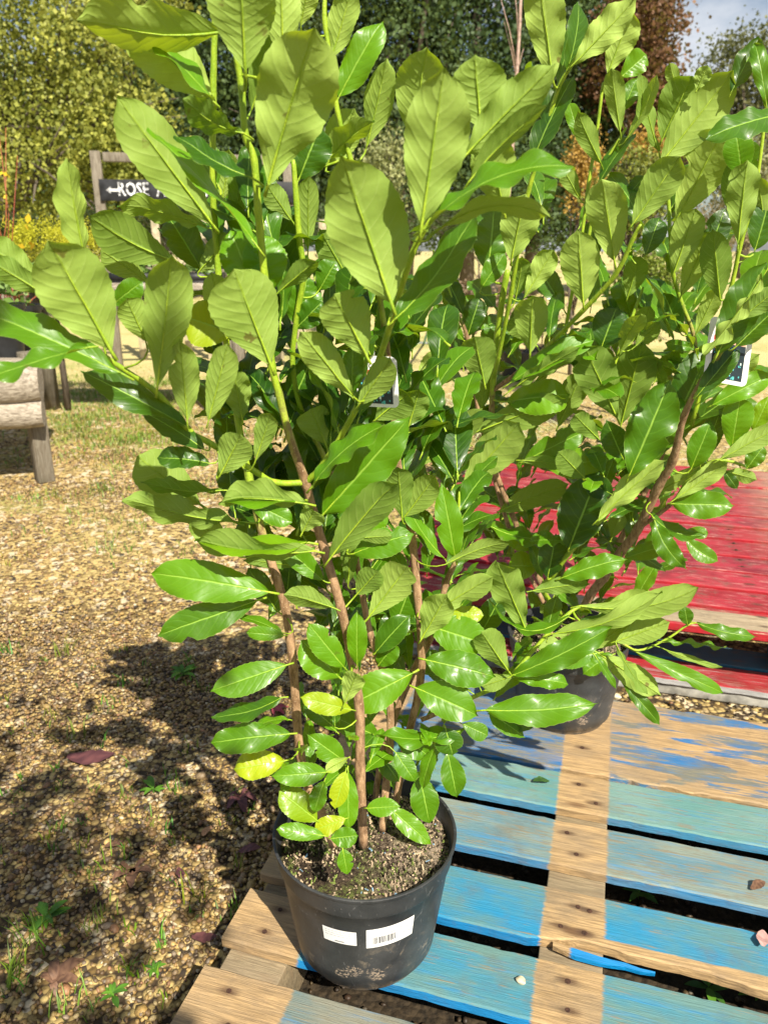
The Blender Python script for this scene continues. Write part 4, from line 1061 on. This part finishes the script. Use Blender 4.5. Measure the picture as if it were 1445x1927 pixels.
def far_table():
    yy=6.2; q=at(262,532,yy); root=thing('display_table','low weathered plank bench with black trays far behind the leaves','table',(q.x,yy,0)); z=q.z
    for k in range(4): mb=MB(); mb.box(-1.1,.75,-.14+k*.17,.02+k*.17,z-.05,z); bevel(mb.build('top_board',LOG,root),.006)
    for x in (-1.0,.65):
        for y in (-.08,.46): mb=MB(); mb.box(x-.05,x+.05,y-.05,y+.05,0,z-.052); mb.build('post',POST,root)
    for i,x in enumerate((-.75,-.05,.42)):
        t=thing('plant_tray',('black nursery tray at the left end of the far plank bench','black nursery tray in the middle of the far plank bench','black nursery tray at the right end of the far plank bench')[i],'tray',(q.x+x,yy+.12,z+.001)); m=MB()
        m.box(-.2,.2,-.16,.16,0,.012); m.box(-.2,.2,-.16,-.15,.0125,.07); m.box(-.2,.2,.15,.16,.0125,.07); m.box(-.2,-.19,-.1495,.1495,.0125,.07); m.box(.19,.2,-.1495,.1495,.0125,.07); m.build('tray',BPLAS,t)
        m=MB()
        for k in range(12): leafy(m,(R.uniform(-.15,.15),R.uniform(-.1,.1),.09),.03,8,.06,0)
        m.build('foliage',MIXLF,t)
far_table()
# sign with stencilled letters
def text_geo(s, size, bold=.0):
    cu=bpy.data.curves.new('t','FONT'); cu.body=s; cu.size=size; cu.offset=bold; cu.resolution_u=2; cu.extrude=0
    o=bpy.data.objects.new('t',cu); COL.objects.link(o); dg=bpy.context.evaluated_depsgraph_get(); me=bpy.data.meshes.new_from_object(o.evaluated_get(dg))
    V=[v.co.copy() for v in me.vertices]; F=[tuple(p.vertices) for p in me.polygons]; bpy.data.objects.remove(o); bpy.data.meshes.remove(me); return V,F
def fit_text(mb, s, O, ex, ey, en, x0, x1, y0, y1, mi=0, bold=.02):
    V,F=text_geo(s,1.0,bold); xs=[v.x for v in V]; ys=[v.y for v in V]; a,b,c,d=min(xs),max(xs),min(ys),max(ys)
    mb.add([O+ex*(x0+(v.x-a)/(b-a)*(x1-x0))+ey*(y0+(v.y-c)/(d-c)*(y1-y0))+en for v in V],F,mi)
def sign():
    Y=8.6; a=at(186,337,Y); b=at(552,340,Y+.35); lo=at(191,378,Y); h=a.z-lo.z; W=(Vector((b.x,b.y,0))-Vector((a.x,a.y,0))).length
    root=thing('garden_sign','black wooden sign board lettered ROSE ARCHES in white with arrows, on a timber frame','sign',(a.x,a.y,0),math.atan2(b.y-a.y,b.x-a.x))
    z1=a.z; z0=z1-h; S=W/366.0
    m=MB(); m.box(0,W,-.0125,.0125,z0,z1); board=bevel(m.build('board',plain('black_board',(.018,.019,.022),.6,.5,9),root),.004)
    m=MB(); O=Vector((0,-.0135,z0)); ex=Vector((1,0,0)); ey=Vector((0,0,1)); en=Vector((0,0,0))
    fit_text(m,'ROSE',O,ex,ey,en,34*S,90*S,h*.24,h*.88); fit_text(m,'ARCHES',O,ex,ey,en,103*S,200*S,h*.22,h*.86); fit_text(m,'& MORE',O,ex,ey,en,214*S,292*S,h*.20,h*.84)
    for x in (12,320):
        A=[(x,.5),(x+9,.68),(x+9,.56),(x+24,.56),(x+24,.44),(x+9,.44),(x+9,.32)]
        m.add([O+ex*(p*S)+ey*(q*h) for p,q in A],[(0,2,1),(0,5,2),(0,6,5),(2,5,4,3)])
    t=NT('stencil_white'); n=t.noise(t.obj(),22,5,.7); m.build('lettering',t.done(t.bsdf(t.mix(t.step(n,.62,.42),(.10,.10,.11),(.82,.83,.84)),.7)),board,False)
    ft=at(186,283,Y).z
    for x in (-.02,W-.06): m=MB(); m.box(x-.045,x+.055,.0145,.10,0,ft); bevel(m.build('post',POST,root),.006)
    m=MB(); m.box(.057,W-.107,.025,.085,ft-.10,ft-.01); bevel(m.build('rail',POST,root),.006)
    m=MB(); m.box(.057,W-.107,.025,.085,z0-.75,z0-.66); bevel(m.build('rail',POST,root),.006)
    m=MB(); 
    # pale pickets leaning behind the sign are a fence of their own
    Y2=9.6; f=thing('picket_fence','short pale picket fence behind the sign','fence',(at(240,430,Y2).x,Y2,gz(Y2)))
    for k in range(9): m=MB(); m.box(.28*k,.28*k+.09,0,.02,0,1.62); bevel(m.build('picket',plain('pale_picket',(.42,.36,.24),.8,.25,14),f),.004)
    m=MB(); m.box(-.05,2.4,.0215,.06,.4,.5); m.build('rail',POST,f)
sign()

# ---------------- trees and shrubs
def crown_geo(lobes, n, size, tones, stretch=.45, droop=.2, shell=.62):
    """leaf-sized faces in clumps through the crown; lobes = [(centre, radii)]"""
    vols=np.array([l[1][0]*l[1][1]*l[1][2] for l in lobes])**.67; vols/=vols.sum()
    nc=max(8,n//26); li=NR.choice(len(lobes),nc,p=vols)
    C=np.array([l[0] for l in lobes])[li]; RR=np.array([l[1] for l in lobes])[li]
    d=NR.normal(size=(nc,3)); d/=np.linalg.norm(d,axis=1)[:,None]; rad=(shell+(1-shell)*NR.random(nc)**.6)*(1+NR.normal(0,.09,nc))
    cc=C+d*RR*rad[:,None]; ci=NR.integers(0,nc,n); spread=size*2.3
    P=cc[ci]+NR.normal(0,1,(n,3))*spread*np.array([1,1,.7]); ct=NR.normal(0,.5,nc)[ci]
    a=NR.normal(size=(n,3)); a[:,2]-=droop; a/=np.linalg.norm(a,axis=1)[:,None]; b=np.cross(a,NR.normal(size=(n,3))); b/=np.linalg.norm(b,axis=1)[:,None]
    L=size*NR.uniform(.6,1.4,n)[:,None]; w=L*stretch
    V=np.stack([P,P+a*L*.5+b*w,P+a*L,P+a*L*.5-b*w],1).reshape(-1,3); F=np.arange(4*n).reshape(n,4)
    k=np.clip(.5+.28*ct+NR.normal(0,.2,n),0,1)[:,None]; lo,hi=np.array(tones[0]),np.array(tones[1]); col=lo*(1-k)+hi*k
    if len(tones)>2:
        o=NR.random(n)<tones[3]; col[o]=np.array(tones[2])*NR.uniform(.7,1.2,(o.sum(),1))
    return V,F,np.repeat(col,4,0)
def crown_mat(name, tr=.3, rough=.55):
    t=NT(name); c=t.attr('col','Color'); b=t.bsdf(c,rough,None,.35); x=t.n('BsdfTranslucent',Color=t.mix(.35,c,(.35,.42,.04),'MIX')); ms=t.n('MixShader',i0=tr); t.t.links.new(b.outputs[0],ms.inputs[1]); t.t.links.new(x.outputs[0],ms.inputs[2]); return t.done(ms)
CROWN=crown_mat('tree_leaf'); BARK=mat_timber('tree_bark',(.07,.055,.04),(.17,.14,.11),(.04,.035,.025),(9,9,2))
def tree(name, label, base, h, lobes, n, size, tones, tr=.14, nlimb=7, group=None, cat='tree', lean=(0,0), stretch=.45, droop=.2, barkm=None, shell=.62):
    root=thing(name,label,cat,base,0,group); m=MB(); top=Vector((lean[0],lean[1],h*.8)); bm_=barkm or BARK
    P=[Vector((0,0,-.1)),Vector((lean[0]*.2+R.gauss(0,.05),0,h*.2)),Vector((lean[0]*.5+R.gauss(0,.08),lean[1]*.5,h*.45)),top]
    m.tube(P,[tr,tr*.8,tr*.55,tr*.12],10,0,wob=.08)
    for k in range(nlimb):
        l=lobes[k%len(lobes)]; q=P[1]+(P[3]-P[1])*R.uniform(.05,.7); e=Vector(l[0])+Vector([R.gauss(0,.4)*x for x in l[1]]); md=(q+e)/2+Vector((R.gauss(0,.08),R.gauss(0,.08),-.05*h*.2)); r=tr*R.uniform(.25,.45)
        m.tube([q,md,e],[r,r*.6,r*.15],6,0)
        for s in range(3): e2=e+Vector([R.gauss(0,.5)*x for x in l[1]]); m.tube([md,(md+e2)/2+Vector((0,0,.05)),e2],[r*.5,r*.3,r*.08],5,0)
    m.build('trunk',bm_,root)
    V,F,c=crown_geo(lobes,n,size,tones,stretch,droop,shell); o=bulk('crown',CROWN,V,F,c,0,False); link(o,root)
    return root
def gbase(px,Y): p=at(px,480,Y); return (p.x,Y,gz(Y))
YG=((.095,.125,.018),(.46,.47,.09)); DG=((.022,.046,.016),(.115,.175,.055)); CP_=((.075,.034,.018),(.23,.115,.055)); OL=((.05,.06,.022),(.17,.17,.07)); MG=((.03,.055,.015),(.13,.17,.045))
def trees():
    # yellow-green maple on the left (several lobes, gaps of sky)
    b=gbase(35,14); S=14/FPX*1.02
    lob=lambda px,py,rx,ry,Y,b,dy=0: ((at(px,py,Y+dy).x-b[0],dy,at(px,py,Y+dy).z-b[2]),(rx*Y/FPX,rx*Y/FPX*.9,ry*Y/FPX))
    L=[lob(60,330,130,90,14,b),lob(210,250,110,90,14,b,-.3),lob(40,170,110,80,14,b,.3),lob(190,110,110,90,14,b),lob(-110,230,150,200,14,b,.4),lob(120,20,70,70,14,b,.5),lob(250,340,70,60,14,b,-.4),lob(285,20,60,60,14,b,.2),lob(-40,0,120,80,14,b)]
    tree('maple_tree','tall yellow-green leafy tree filling the left background',b,5.6,L,36000,.068,YG,.17,14,None,'tree',shell=.35)
    L=[((0,0,5.2),(1.5,1.3,1.6)),((-.8,.2,3.6),(1.5,1.3,1.4)),((.9,0,3.4),(1.3,1.2,1.3)),((.1,0,7),(1.2,1.2,1.3)),((0,0,2.1),(1.9,1.5,1.1)),((0,0,8.6),(1.1,1.1,1.1))]
    sp=[(270,19.0,1.0,'dark evergreen tree just right of the yellow-green tree',DG,1.0),(390,20.5,1.1,'dark evergreen tree behind the middle of the sign',DG,1.05),(520,19.5,1.0,'dark evergreen tree behind the tallest laurel shoot',DG,1.0),(640,21,1.15,'dark evergreen tree left of the bare thin trunk',((.014,.03,.012),(.05,.075,.03)),1.05),(760,19.2,1.0,'dense green conifer in the middle of the background',DG,1.1),(880,20,1.1,'dense green conifer next to the bare thin trunk',((.016,.04,.014),(.075,.125,.04)),1.1),(1000,21,1.0,'dark green tree behind the bare thin trunk on the right',DG,1.1),(1110,22,1.05,'dark green tree beside the copper-brown tree',DG,1.0)]
    for (px,Y,s,lab,tn,k) in sp:
        tree('evergreen_tree',lab,gbase(px,Y),9*s,[((a*s,b_,c*s),(d*s,e*s,f*s)) for (a,b_,c),(d,e,f) in L],32000,.088*s,tn,.2,8,'dark trees along the back','tree',droop=.5,shell=.3)
    b=gbase(-30,22); tree('evergreen_tree','dark evergreen tree low behind the yellow-green tree on the far left',b,7,[((a,b_,c*.85),(d,e,f)) for (a,b_,c),(d,e,f) in L[:5]],9000,.12,DG,.2,6,'dark trees along the back')
    b=gbase(120,21); tree('evergreen_tree','dark evergreen tree seen under the yellow-green crown',b,6,[((a,b_,c*.7),(d,e,f*.8)) for (a,b_,c),(d,e,f) in L[:5]],9000,.12,DG,.2,6,'dark trees along the back')
    b=gbase(1215,20); Lc=[lob(1200,60,70,70,20,b),lob(1190,150,70,60,20,b),lob(1260,200,55,45,20,b),lob(1220,-10,50,60,20,b),lob(1290,250,50,40,20,b)]
    tree('copper_tree','copper-brown leaved tree against the sky on the right',b,6.2,Lc,17000,.085,CP_,.16,12,None,'tree',shell=.4,droop=.5)
    b=gbase(1400,30); Lf=[lob(1390,140,70,70,30,b),lob(1450,110,80,70,30,b),lob(1350,200,50,50,30,b),lob(1420,250,90,80,30,b),lob(1340,290,70,60,30,b),lob(1500,220,90,110,30,b)]
    tree('distant_tree','hazy olive-green tree far off at the right edge under the sky',b,7.5,Lf,15000,.11,OL,.2,10,None,'tree',shell=.4)
    # an unseen tree added beside the viewer, its branch placed to shade the gravel at the lower left
    def gl(x,y,t_): return (x+sdir.x*t_+1.9, y+sdir.y*t_+3.6, sdir.z*t_)
    Ls=[(gl(-.98,1.22,3.6),(.22,.24,.14)),(gl(-.80,.86,3.5),(.16,.18,.12)),(gl(-.78,1.45,3.6),(.12,.14,.1)),(gl(-.72,1.15,3.6),(.10,.14,.1)),(gl(-1.45,1.25,3.8),(.3,.26,.16)),(gl(-1.0,1.6,3.7),(.14,.12,.1))]
    tree('unseen_shade_tree','unseen leafy young tree, added to cast dappled shade over the gravel at lower left',(-1.9,-3.6,0),3.4,Ls,800,.066,MG,.07,9,None,'tree',lean=(1.4,1.2),shell=.3)
    # thin bare trunk
    Y=9.5; b=at(958,330,Y); r=thing('young_tree','single thin pinkish bare young tree trunk in front of the dark conifers','tree',(b.x,Y,gz(Y))); m=MB()
    p=lambda x,y: at(x,y,Y)-Vector((b.x,Y,gz(Y)))
    tr_=plain('pale_bark',(.42,.29,.23),.7,.25,30); m.tube([Vector((-.08,0,0)),p(962,300),p(970,170),p(978,40),p(984,-120)],[.03,.024,.02,.017,.01],9,0,wob=.05); m.build('trunk',tr_,r)
    m=MB()
    for (x0,y0,x1,y1) in ((972,150,948,40),(972,130,940,-10),(975,80,965,-40),(970,140,985,90),(966,230,930,120)): a=p(x0,y0);e=p(x1,y1); m.tube([a,(a+e)/2+Vector((.01,R.gauss(0,.05),0)),e],[.008,.006,.002],5)
    m.build('branch',tr_,r)
    # shrubs
    def shrub(name,label,px,py0,py1,Y,wpx,n,size,tones,cat='shrub',grp=None,k=3):
        zt=at(px,py0,Y).z; z0=gz(Y); zb=max(z0,at(px,py1,Y).z); b=(at(px,400,Y).x,Y,z0); w=wpx*Y/FPX/2
        lb=[((R.uniform(-.45,.45)*w,R.uniform(-.3,.3)*w,zb-z0+(zt-zb)*R.uniform(.35,.75)),(w*R.uniform(.5,.75),w*.6,(zt-zb)*R.uniform(.3,.42))) for _ in range(k)]+[((0,0,zb-z0+(zt-zb)*.5),(w*.8,w*.7,(zt-zb)*.48))]
        return tree(name,label,b,zt-z0,lb,n,size,tones,.025,9,grp,cat,shell=.25)
    shrub('golden_shrub','loose golden-orange shrub seen between the laurel shoots',1095,250,420,8.5,70,2600,.03,((.30,.17,.04),(.62,.40,.09)))
    shrub('golden_shrub','small amber shrub behind the leaning laurel leaf',1190,250,300,9.5,90,1500,.03,((.28,.15,.03),(.58,.36,.08)))
    shrub('bushy_shrub','loose yellow-green shrub behind the right laurel',1190,240,470,6.5,170,5200,.028,((.06,.09,.015),(.34,.36,.06)))
    shrub('bushy_shrub','low green shrub on the ground behind the right laurel',1240,470,640,5.6,170,5200,.024,((.07,.12,.015),(.30,.36,.05)))
    shrub('bushy_shrub','pale feathery shrub below the dark conifers in the middle',725,240,420,11,110,2600,.04,((.13,.15,.05),(.40,.42,.18)))
    shrub('bushy_shrub','grey-green shrub far back at the right under the hazy tree',1400,260,470,13,190,4200,.05,((.09,.10,.04),(.36,.35,.18)))
    shrub('bushy_shrub','brownish twiggy shrub far back at the right edge',1350,380,500,11,150,2600,.03,((.10,.075,.04),(.30,.23,.13)))
    shrub('bushy_shrub','dark clipped shrub behind the left display table',20,400,470,12,160,3000,.04,((.012,.028,.010),(.05,.075,.02)))
    shrub('bushy_shrub','dark clipped shrub under the yellow-green tree',150,395,460,13,150,3000,.04,((.010,.022,.008),(.04,.06,.02)))
    shrub('bushy_shrub','dark clipped shrub behind the sign posts',330,380,450,13,190,3600,.04,((.012,.028,.010),(.06,.09,.025)))
    shrub('bushy_shrub','dark low shrub behind the middle of the laurels',620,380,470,14,240,3600,.045,((.012,.03,.010),(.06,.09,.03)))
    shrub('bushy_shrub','dark low shrub behind the pale lawn',900,370,480,15,260,3600,.045,((.014,.03,.010),(.07,.10,.03)))
    # golden dwarf conifer: upright fingers
    Y=6.6; q=at(92,490,Y); r=thing('dwarf_conifer','bright yellow dwarf conifer behind the log table','shrub',(q.x,Y,0)); m=MB()
    m.tube([Vector((0,0,0)),Vector((0,0,.6)),Vector((.02,0,1.2))],[.03,.025,.01],7); m.build('trunk',BARK,r)
    Vs=[];Cs=[]; n=0
    for k in range(150):
        px=R.uniform(28,172); top=412+abs(px-88)*.22+R.uniform(-6,26); y1=R.uniform(top,496); a=at(px,y1,Y)-Vector((q.x,Y,0)); a.y+=R.uniform(-.25,.25)
        for j in range(64):
            c=a+Vector((R.gauss(0,.021),R.gauss(0,.021),R.gauss(0,.035))); d=Vector((R.gauss(0,.6),R.gauss(0,.6),R.uniform(.2,1))).normalized(); s=d.cross(Vector((R.random(),R.random()-.5,.1))).normalized(); l=R.uniform(.012,.026); w=.0045
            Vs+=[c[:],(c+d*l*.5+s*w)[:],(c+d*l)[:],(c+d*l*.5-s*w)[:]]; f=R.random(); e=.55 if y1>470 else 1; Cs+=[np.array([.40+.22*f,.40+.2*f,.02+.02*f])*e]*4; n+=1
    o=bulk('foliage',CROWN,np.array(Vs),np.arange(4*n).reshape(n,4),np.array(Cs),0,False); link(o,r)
trees()
# ---------------- small things
def yucca():
    Y=4.2; q=at(927,846,Y); zr=q.z; zr=max(zr,.2); c=(q.x,Y,0); r=thing('potted_plant','striped grassy plant in a black pot on the gravel behind the laurels','potted plant',c); simple_pot(r,.105,zr)
    m=MB(); m.lathe([(0,zr-.035),(.098,zr-.035)],24); m.build('soil',SOIL,r)
    m=MB()
    for k in range(70):
        a=R.uniform(0,6.28); l=R.uniform(.3,.6); d=Vector((math.cos(a),math.sin(a),0)); b=Vector((d.x*.03,d.y*.03,zr-.03)); s=Vector((-d.y,d.x,0))
        P=[b+d*l*(t*.75)+Vector((0,0,l*(1.35*t-.95*t*t))) for t in (0,.25,.5,.75,1)]
        for kk,(o0,o1,tn) in enumerate(((-1,-.45,1),(-.45,.45,-1),(.45,1,1))):
            w=[.006,.009,.009,.006,.001]; V=[];F=[]
            for i,p in enumerate(P): V+=[p+s*o0*w[i],p+s*o1*w[i]]
            F=[(2*i,2*i+1,2*i+3,2*i+2) for i in range(4)]; m.add(V,F,0,None,tn)
    m.build('foliage',tonemat('striped_blade',(.09,.17,.06),(.70,.62,.38),.5,.15),r)
yucca()
def tagplate(name,label,pts,Y,rows):
    tl,tr,bl=[at(x,y,Y) for x,y in pts]; ex=(tr-tl); ey=(bl-tl); W=ex.length; H=ey.length; ex/=W; ey/=H; en=ex.cross(ey).normalized()
    if en.y>0: en=-en
    M=Matrix((ex,ey,en)).transposed().to_4x4(); M.translation=tl
    root=thing(name,label,'plant tag',tl); ML=Matrix((ex,ey,en)).transposed().to_4x4()
    def rect(m,x0,x1,y0,y1,z,mi): m.add([ML@Vector((x,y,z)) for x,y in ((x0,y0),(x1,y0),(x1,y1),(x0,y1))],[(0,1,2,3)],mi)
    m=MB(); rad=W*.13; ring=[]
    for (cx_,cy_,a0) in ((rad,rad,180),(W-rad,rad,270),(W-rad,H-rad,0),(rad,H-rad,90)):
        for k in range(6): a=math.radians(a0+k*18); ring.append((cx_+rad*math.cos(a),cy_+rad*math.sin(a)))
    n=len(ring); m.add([ML@Vector((x,y,0)) for x,y in ring]+[ML@Vector((x,y,-.0009)) for x,y in ring],[tuple(range(n)),tuple(range(n,2*n))[::-1]]+[(i,i+n,(i+1)%n+n,(i+1)%n) for i in range(n)])
    m.build('card',WHITE,root,False)
    m=MB(); rect(m,W*.13,W*.87,H*.27,H*.345,.0004,0); rect(m,W*.13,W*.87,H*.345,H*.375,.0004,3); rect(m,W*.13,W*.87,H*.375,H*.93,.0004,1)
    rr=random.Random(5)
    for k in range(46):
        x=rr.uniform(.16,.8)*W; y=rr.uniform(.42,.90)*H; s=rr.uniform(.015,.05)*W; rect(m,x,x+s,y,y+s*1.6,.0008+k*1e-6,rr.choice((2,2,4)))
    m.build('print',[plain('tag_red',(.62,.03,.045),.5,.05),plain('tag_dark',(.02,.035,.045),.4,.1),plain('tag_teal',(.10,.48,.50),.5,.2,200),plain('tag_peach',(.80,.42,.30),.5,.05),plain('tag_pale',(.62,.75,.74),.5,.1)],root,False)
    m=MB(); O=ML@Vector((0,H*.245,.0006)); fit_text(m,'Prunus',O,ML.to_3x3()@Vector((1,0,0)),ML.to_3x3()@Vector((0,-1,0)),Vector((0,0,0)),W*.14,W*.80,H*.02,H*.11,0,.0)
    m.build('lettering',INK if rows==0 else plain('tag_pink_ink',(.75,.2,.25),.5,.05),root,False)
    if rows: 
        m=MB(); cx_,cy_=W*.28,H*.43; m.add([ML@Vector((cx_+W*.12*math.cos(a*.2618),cy_+W*.12*math.sin(a*.2618),.0014)) for a in range(24)],[tuple(range(24))]); m.build('badge',plain('badge_yellow',(.72,.45,.03),.5,.05),root,False)
        m=MB(); 
        for q in (.40,.46): m.add([ML@Vector((cx_+W*.045*math.cos(a*.5236),H*q+W*.035*math.sin(a*.5236),.0018)) for a in range(12)],[tuple(range(12))])
        m.build('badge_symbol',INK,root,False)
    m=MB(); m.tube([ML@Vector((W*.5,H*.05,-.002)),ML@Vector((W*.5,-.012,-.006)),ML@Vector((W*.42,-.02,-.02))],[.0009]*3,5); m.build('loop',WHITE,root)
tagplate('plant_tag','white plant tag reading Prunus with a red band, deep in the front laurel',((662,668),(746,672),(669,764)),1.035,0)
tagplate('plant_tag','white plant tag with a yellow badge and teal picture, in the right laurel',((1337,594),(1420,610),(1322,714)),1.47,1)
# teal hoop or hose end behind, on the lawn
def pole():
    Y=6.0; a=at(832,540,Y); b=onz(797,655,gz(Y)); r=thing('garden_stake','thin teal garden stake leaning on the pale lawn behind the laurels','stake',(b.x,b.y,gz(b.y))); m=MB(); m.tube([Vector((0,0,0)),(a-Vector((b.x,b.y,gz(b.y))))],.016,8); m.build('rod',plain('teal_paint',(.03,.26,.27),.5,.1),r)
    m=MB(); m.tube([Vector((-.25,.1,.012)),Vector((.05,.0,.012)),Vector((.4,.05,.012))],.012,6); m.build('foot',plain('grey_metal',(.35,.38,.42),.4,.1),r)
pole()
def far_pots():
    for i,(px,py,Y,w,lab) in enumerate(((985,470,8.2,.19,'black pot on the far lawn, left of the low green shrub'),(1030,475,8.6,.17,'smaller black pot on the far lawn beside another black pot'),(880,470,9.0,.2,'black pot far back under the conifers'))):
        p=at(px,py,Y); r=thing('potted_plant',lab,'potted plant',(p.x,Y,gz(Y)),0,'pots on the far lawn'); simple_pot(r,w,.30); m=MB(); m.lathe([(0,.26),(w*.9,.26)],20); m.build('soil',SOIL,r)
        m=MB(); [leafy(m,(R.gauss(0,.12),R.gauss(0,.12),R.uniform(.4,1.0)),.09,26,.07,0) for k in range(9)]; m.tube([Vector((0,0,.25)),Vector((.02,0,.8))],.008,5); m.build('foliage',tonemat('pinkish_leaf',(.12,.10,.05),(.40,.28,.20)),r)
far_pots()
DRY=[tonemat('dry_leaf_brown',(.09,.045,.03),(.22,.12,.07),.6,.1),tonemat('dry_leaf_plum',(.06,.022,.028),(.16,.06,.06),.6,.1),tonemat('leaf_red',(.28,.03,.06),(.48,.10,.12),.6,.15),tonemat('leaf_tan',(.38,.19,.09),(.55,.30,.16),.6,.1),tonemat('leaf_pink',(.42,.22,.20),(.6,.36,.32),.6,.1),tonemat('leaf_scrap',(.02,.06,.015),(.06,.13,.03),.5,.1)]
def fallen(px,py,Lp,ang,mi,label,z=.012,lobed=False):
    p=onz(px,py,z); L=.85*Lp/FPX*(p-cam.location).length; r=random.Random(int(px*7+py)); m=MB()
    outs=[0] if not lobed else [0,.9,-.9,1.9,-1.9]
    for q,o in enumerate(outs):
        a=ang+o; d=Vector((math.cos(a),math.sin(a),0)); s=Vector((-d.y,d.x,0)); l=L*(1 if not lobed else (.62,.5,.5,.32,.32)[q]); w=l*(.24 if not lobed else .2); V=[];F=[];UV=[]; n=10
        for i in range(n+1):
            u=i/n; ww=w*math.sin(math.pi*min(.98,.04+.95*u))**.7*(1+r.uniform(-.14,.14)); zz=.008*L/.06*math.sin(u*4+px)*(.6+.4*r.random())+.003
            base=-d*(l*.5 if not lobed else 0)+d*(l*u)
            for v in (-1,-.5,0,.5,1): V.append(base+s*(v*ww)+Vector((0,0,max(.001,zz+.16*ww*abs(v)*(1 if v>0 else .6)))))
        F=[(i*5+j,i*5+j+1,(i+1)*5+j+1,(i+1)*5+j) for i in range(n) for j in range(4)]
        m.add(V,F,0,None,[r.uniform(-1,1) for _ in V])
    o=m.build('fallen_leaf',DRY[mi]); o.location=p; tag(o,label,'fallen leaf','fallen leaves')
fallen(172,1425,88,.2,1,'large curled brown and green fallen leaf on the gravel, uppermost of the brown ones')
fallen(515,1338,55,.5,2,'crimson fallen leaf on the gravel left of the laurel stems',.012,True)
fallen(452,1500,80,-1.2,1,'dark plum fallen leaf on the gravel left of the front pot',.012,True)
fallen(250,1635,90,-1.3,0,'crumpled brown fallen leaf cluster on the gravel between grass tufts',.012,True)
fallen(100,1850,100,.9,0,'broad brown fallen leaf near the bottom left corner',.012,True)
fallen(385,1765,46,.2,1,'small plum fallen leaf on the gravel beside the pallet corner')
fallen(390,1565,34,1.3,3,'bright tan fallen leaf on the gravel')
fallen(470,1600,44,.1,1,'purple fallen leaf on the gravel close to the front pot')
fallen(340,1645,36,2.0,1,'small dark fallen leaf beside the brown leaf cluster')
fallen(215,1590,34,.7,0,'small reddish-brown fallen leaf on the gravel')
fallen(1434,1768,44,1.1,4,'pink curled fallen leaf on the blue pallet',.145)
fallen(1425,1668,34,.4,0,'brown curled fallen leaf on the blue pallet',.145)
fallen(1018,1471,34,.1,5,'tiny dark green leaf scrap on a teal pallet board',.145)
def stone(px,py,s,z,label):
    bm=bmesh.new(); bmesh.ops.create_icosphere(bm,subdivisions=3,radius=1); r=random.Random(int(px))
    for v in bm.verts: v.co=Vector((v.co.x*s,v.co.y*s*.7,v.co.z*s*.5))*(1+.12*math.sin(v.co.x*3+1)+.1*math.sin(v.co.y*4)+.05*math.sin(v.co.z*6))
    me=bpy.data.meshes.new('stone'); bm.to_mesh(me); bm.free(); me.polygons.foreach_set('use_smooth',[True]*len(me.polygons)); me.materials.append(PALE); o=bpy.data.objects.new('stone',me); link(o); p=onz(px,py,z+s*.4); o.location=p; o.rotation_euler=(0,0,r.uniform(0,6)); tag(o,label,'stone')
PALE=plain('pale_stone',(.62,.53,.36),.6,.2,80)
stone(980,1845,.0095,.14,'pale cream pebble lying on the blue pallet')
stone(1160,1310,.014,.14,'small white pebble beside the rear black pot')
WEED=tonemat('weed_leaf',(.035,.11,.015),(.14,.32,.03),.45,.3)
def weed(px,py,Lp,n,label,z=.0,up=.6):
    p=onz(px,py,z); L=.66*Lp/FPX*(p-cam.location).length; m=MB(); r=random.Random(int(px+py))
    for k in range(n):
        a=6.283*k/n*1.0+r.uniform(-.4,.4); d=Vector((math.cos(a),math.sin(a),0)); s=Vector((-d.y,d.x,0)); l=L*r.uniform(.6,1.1); w=l*.17; V=[];h0=r.uniform(0,.35)*L*up*1.5
        for i in range(8):
            u=i/7; c=d*(l*u)+Vector((0,0,.006+h0+l*up*(u-.75*u*u))); ww=w*math.sin(math.pi*min(.99,.06+.93*u))**.8
            for v in (-1,0,1): V.append(c+s*v*ww+Vector((0,0,.25*ww*abs(v))))
        m.add(V,[(i*3+j,i*3+j+1,(i+1)*3+j+1,(i+1)*3+j) for i in range(7) for j in range(2)],0,None,r.uniform(-.8,1))
    m.tube([Vector((0,0,0)),Vector((0,0,.4*L*up+.008))],.0013,5,0,.5)
    o=m.build('weed',WEED); o.location=p; tag(o,label,'weed','weeds in the gravel')
weed(90,1735,52,11,'bright green leafy weed in the gravel at the left')
weed(215,1880,40,9,'small green weed in the gravel at the bottom left')
weed(290,1495,44,7,'two-armed green weed in the gravel, level with the lowest laurel leaves')
weed(345,1275,46,9,'yellow-green weed in the sunlit gravel left of the laurel')
weed(290,1830,28,7,'tiny green weed seedling in the gravel near the pallet corner')
weed(1432,1880,60,8,'lime green weed growing up between the pallet boards',.05,.8)
weed(1330,1870,60,6,'dark green weed under the pallet gap',.0,.5)
weed(1200,1690,60,6,'dim green weed in the gap below the third teal board',.0,.4)
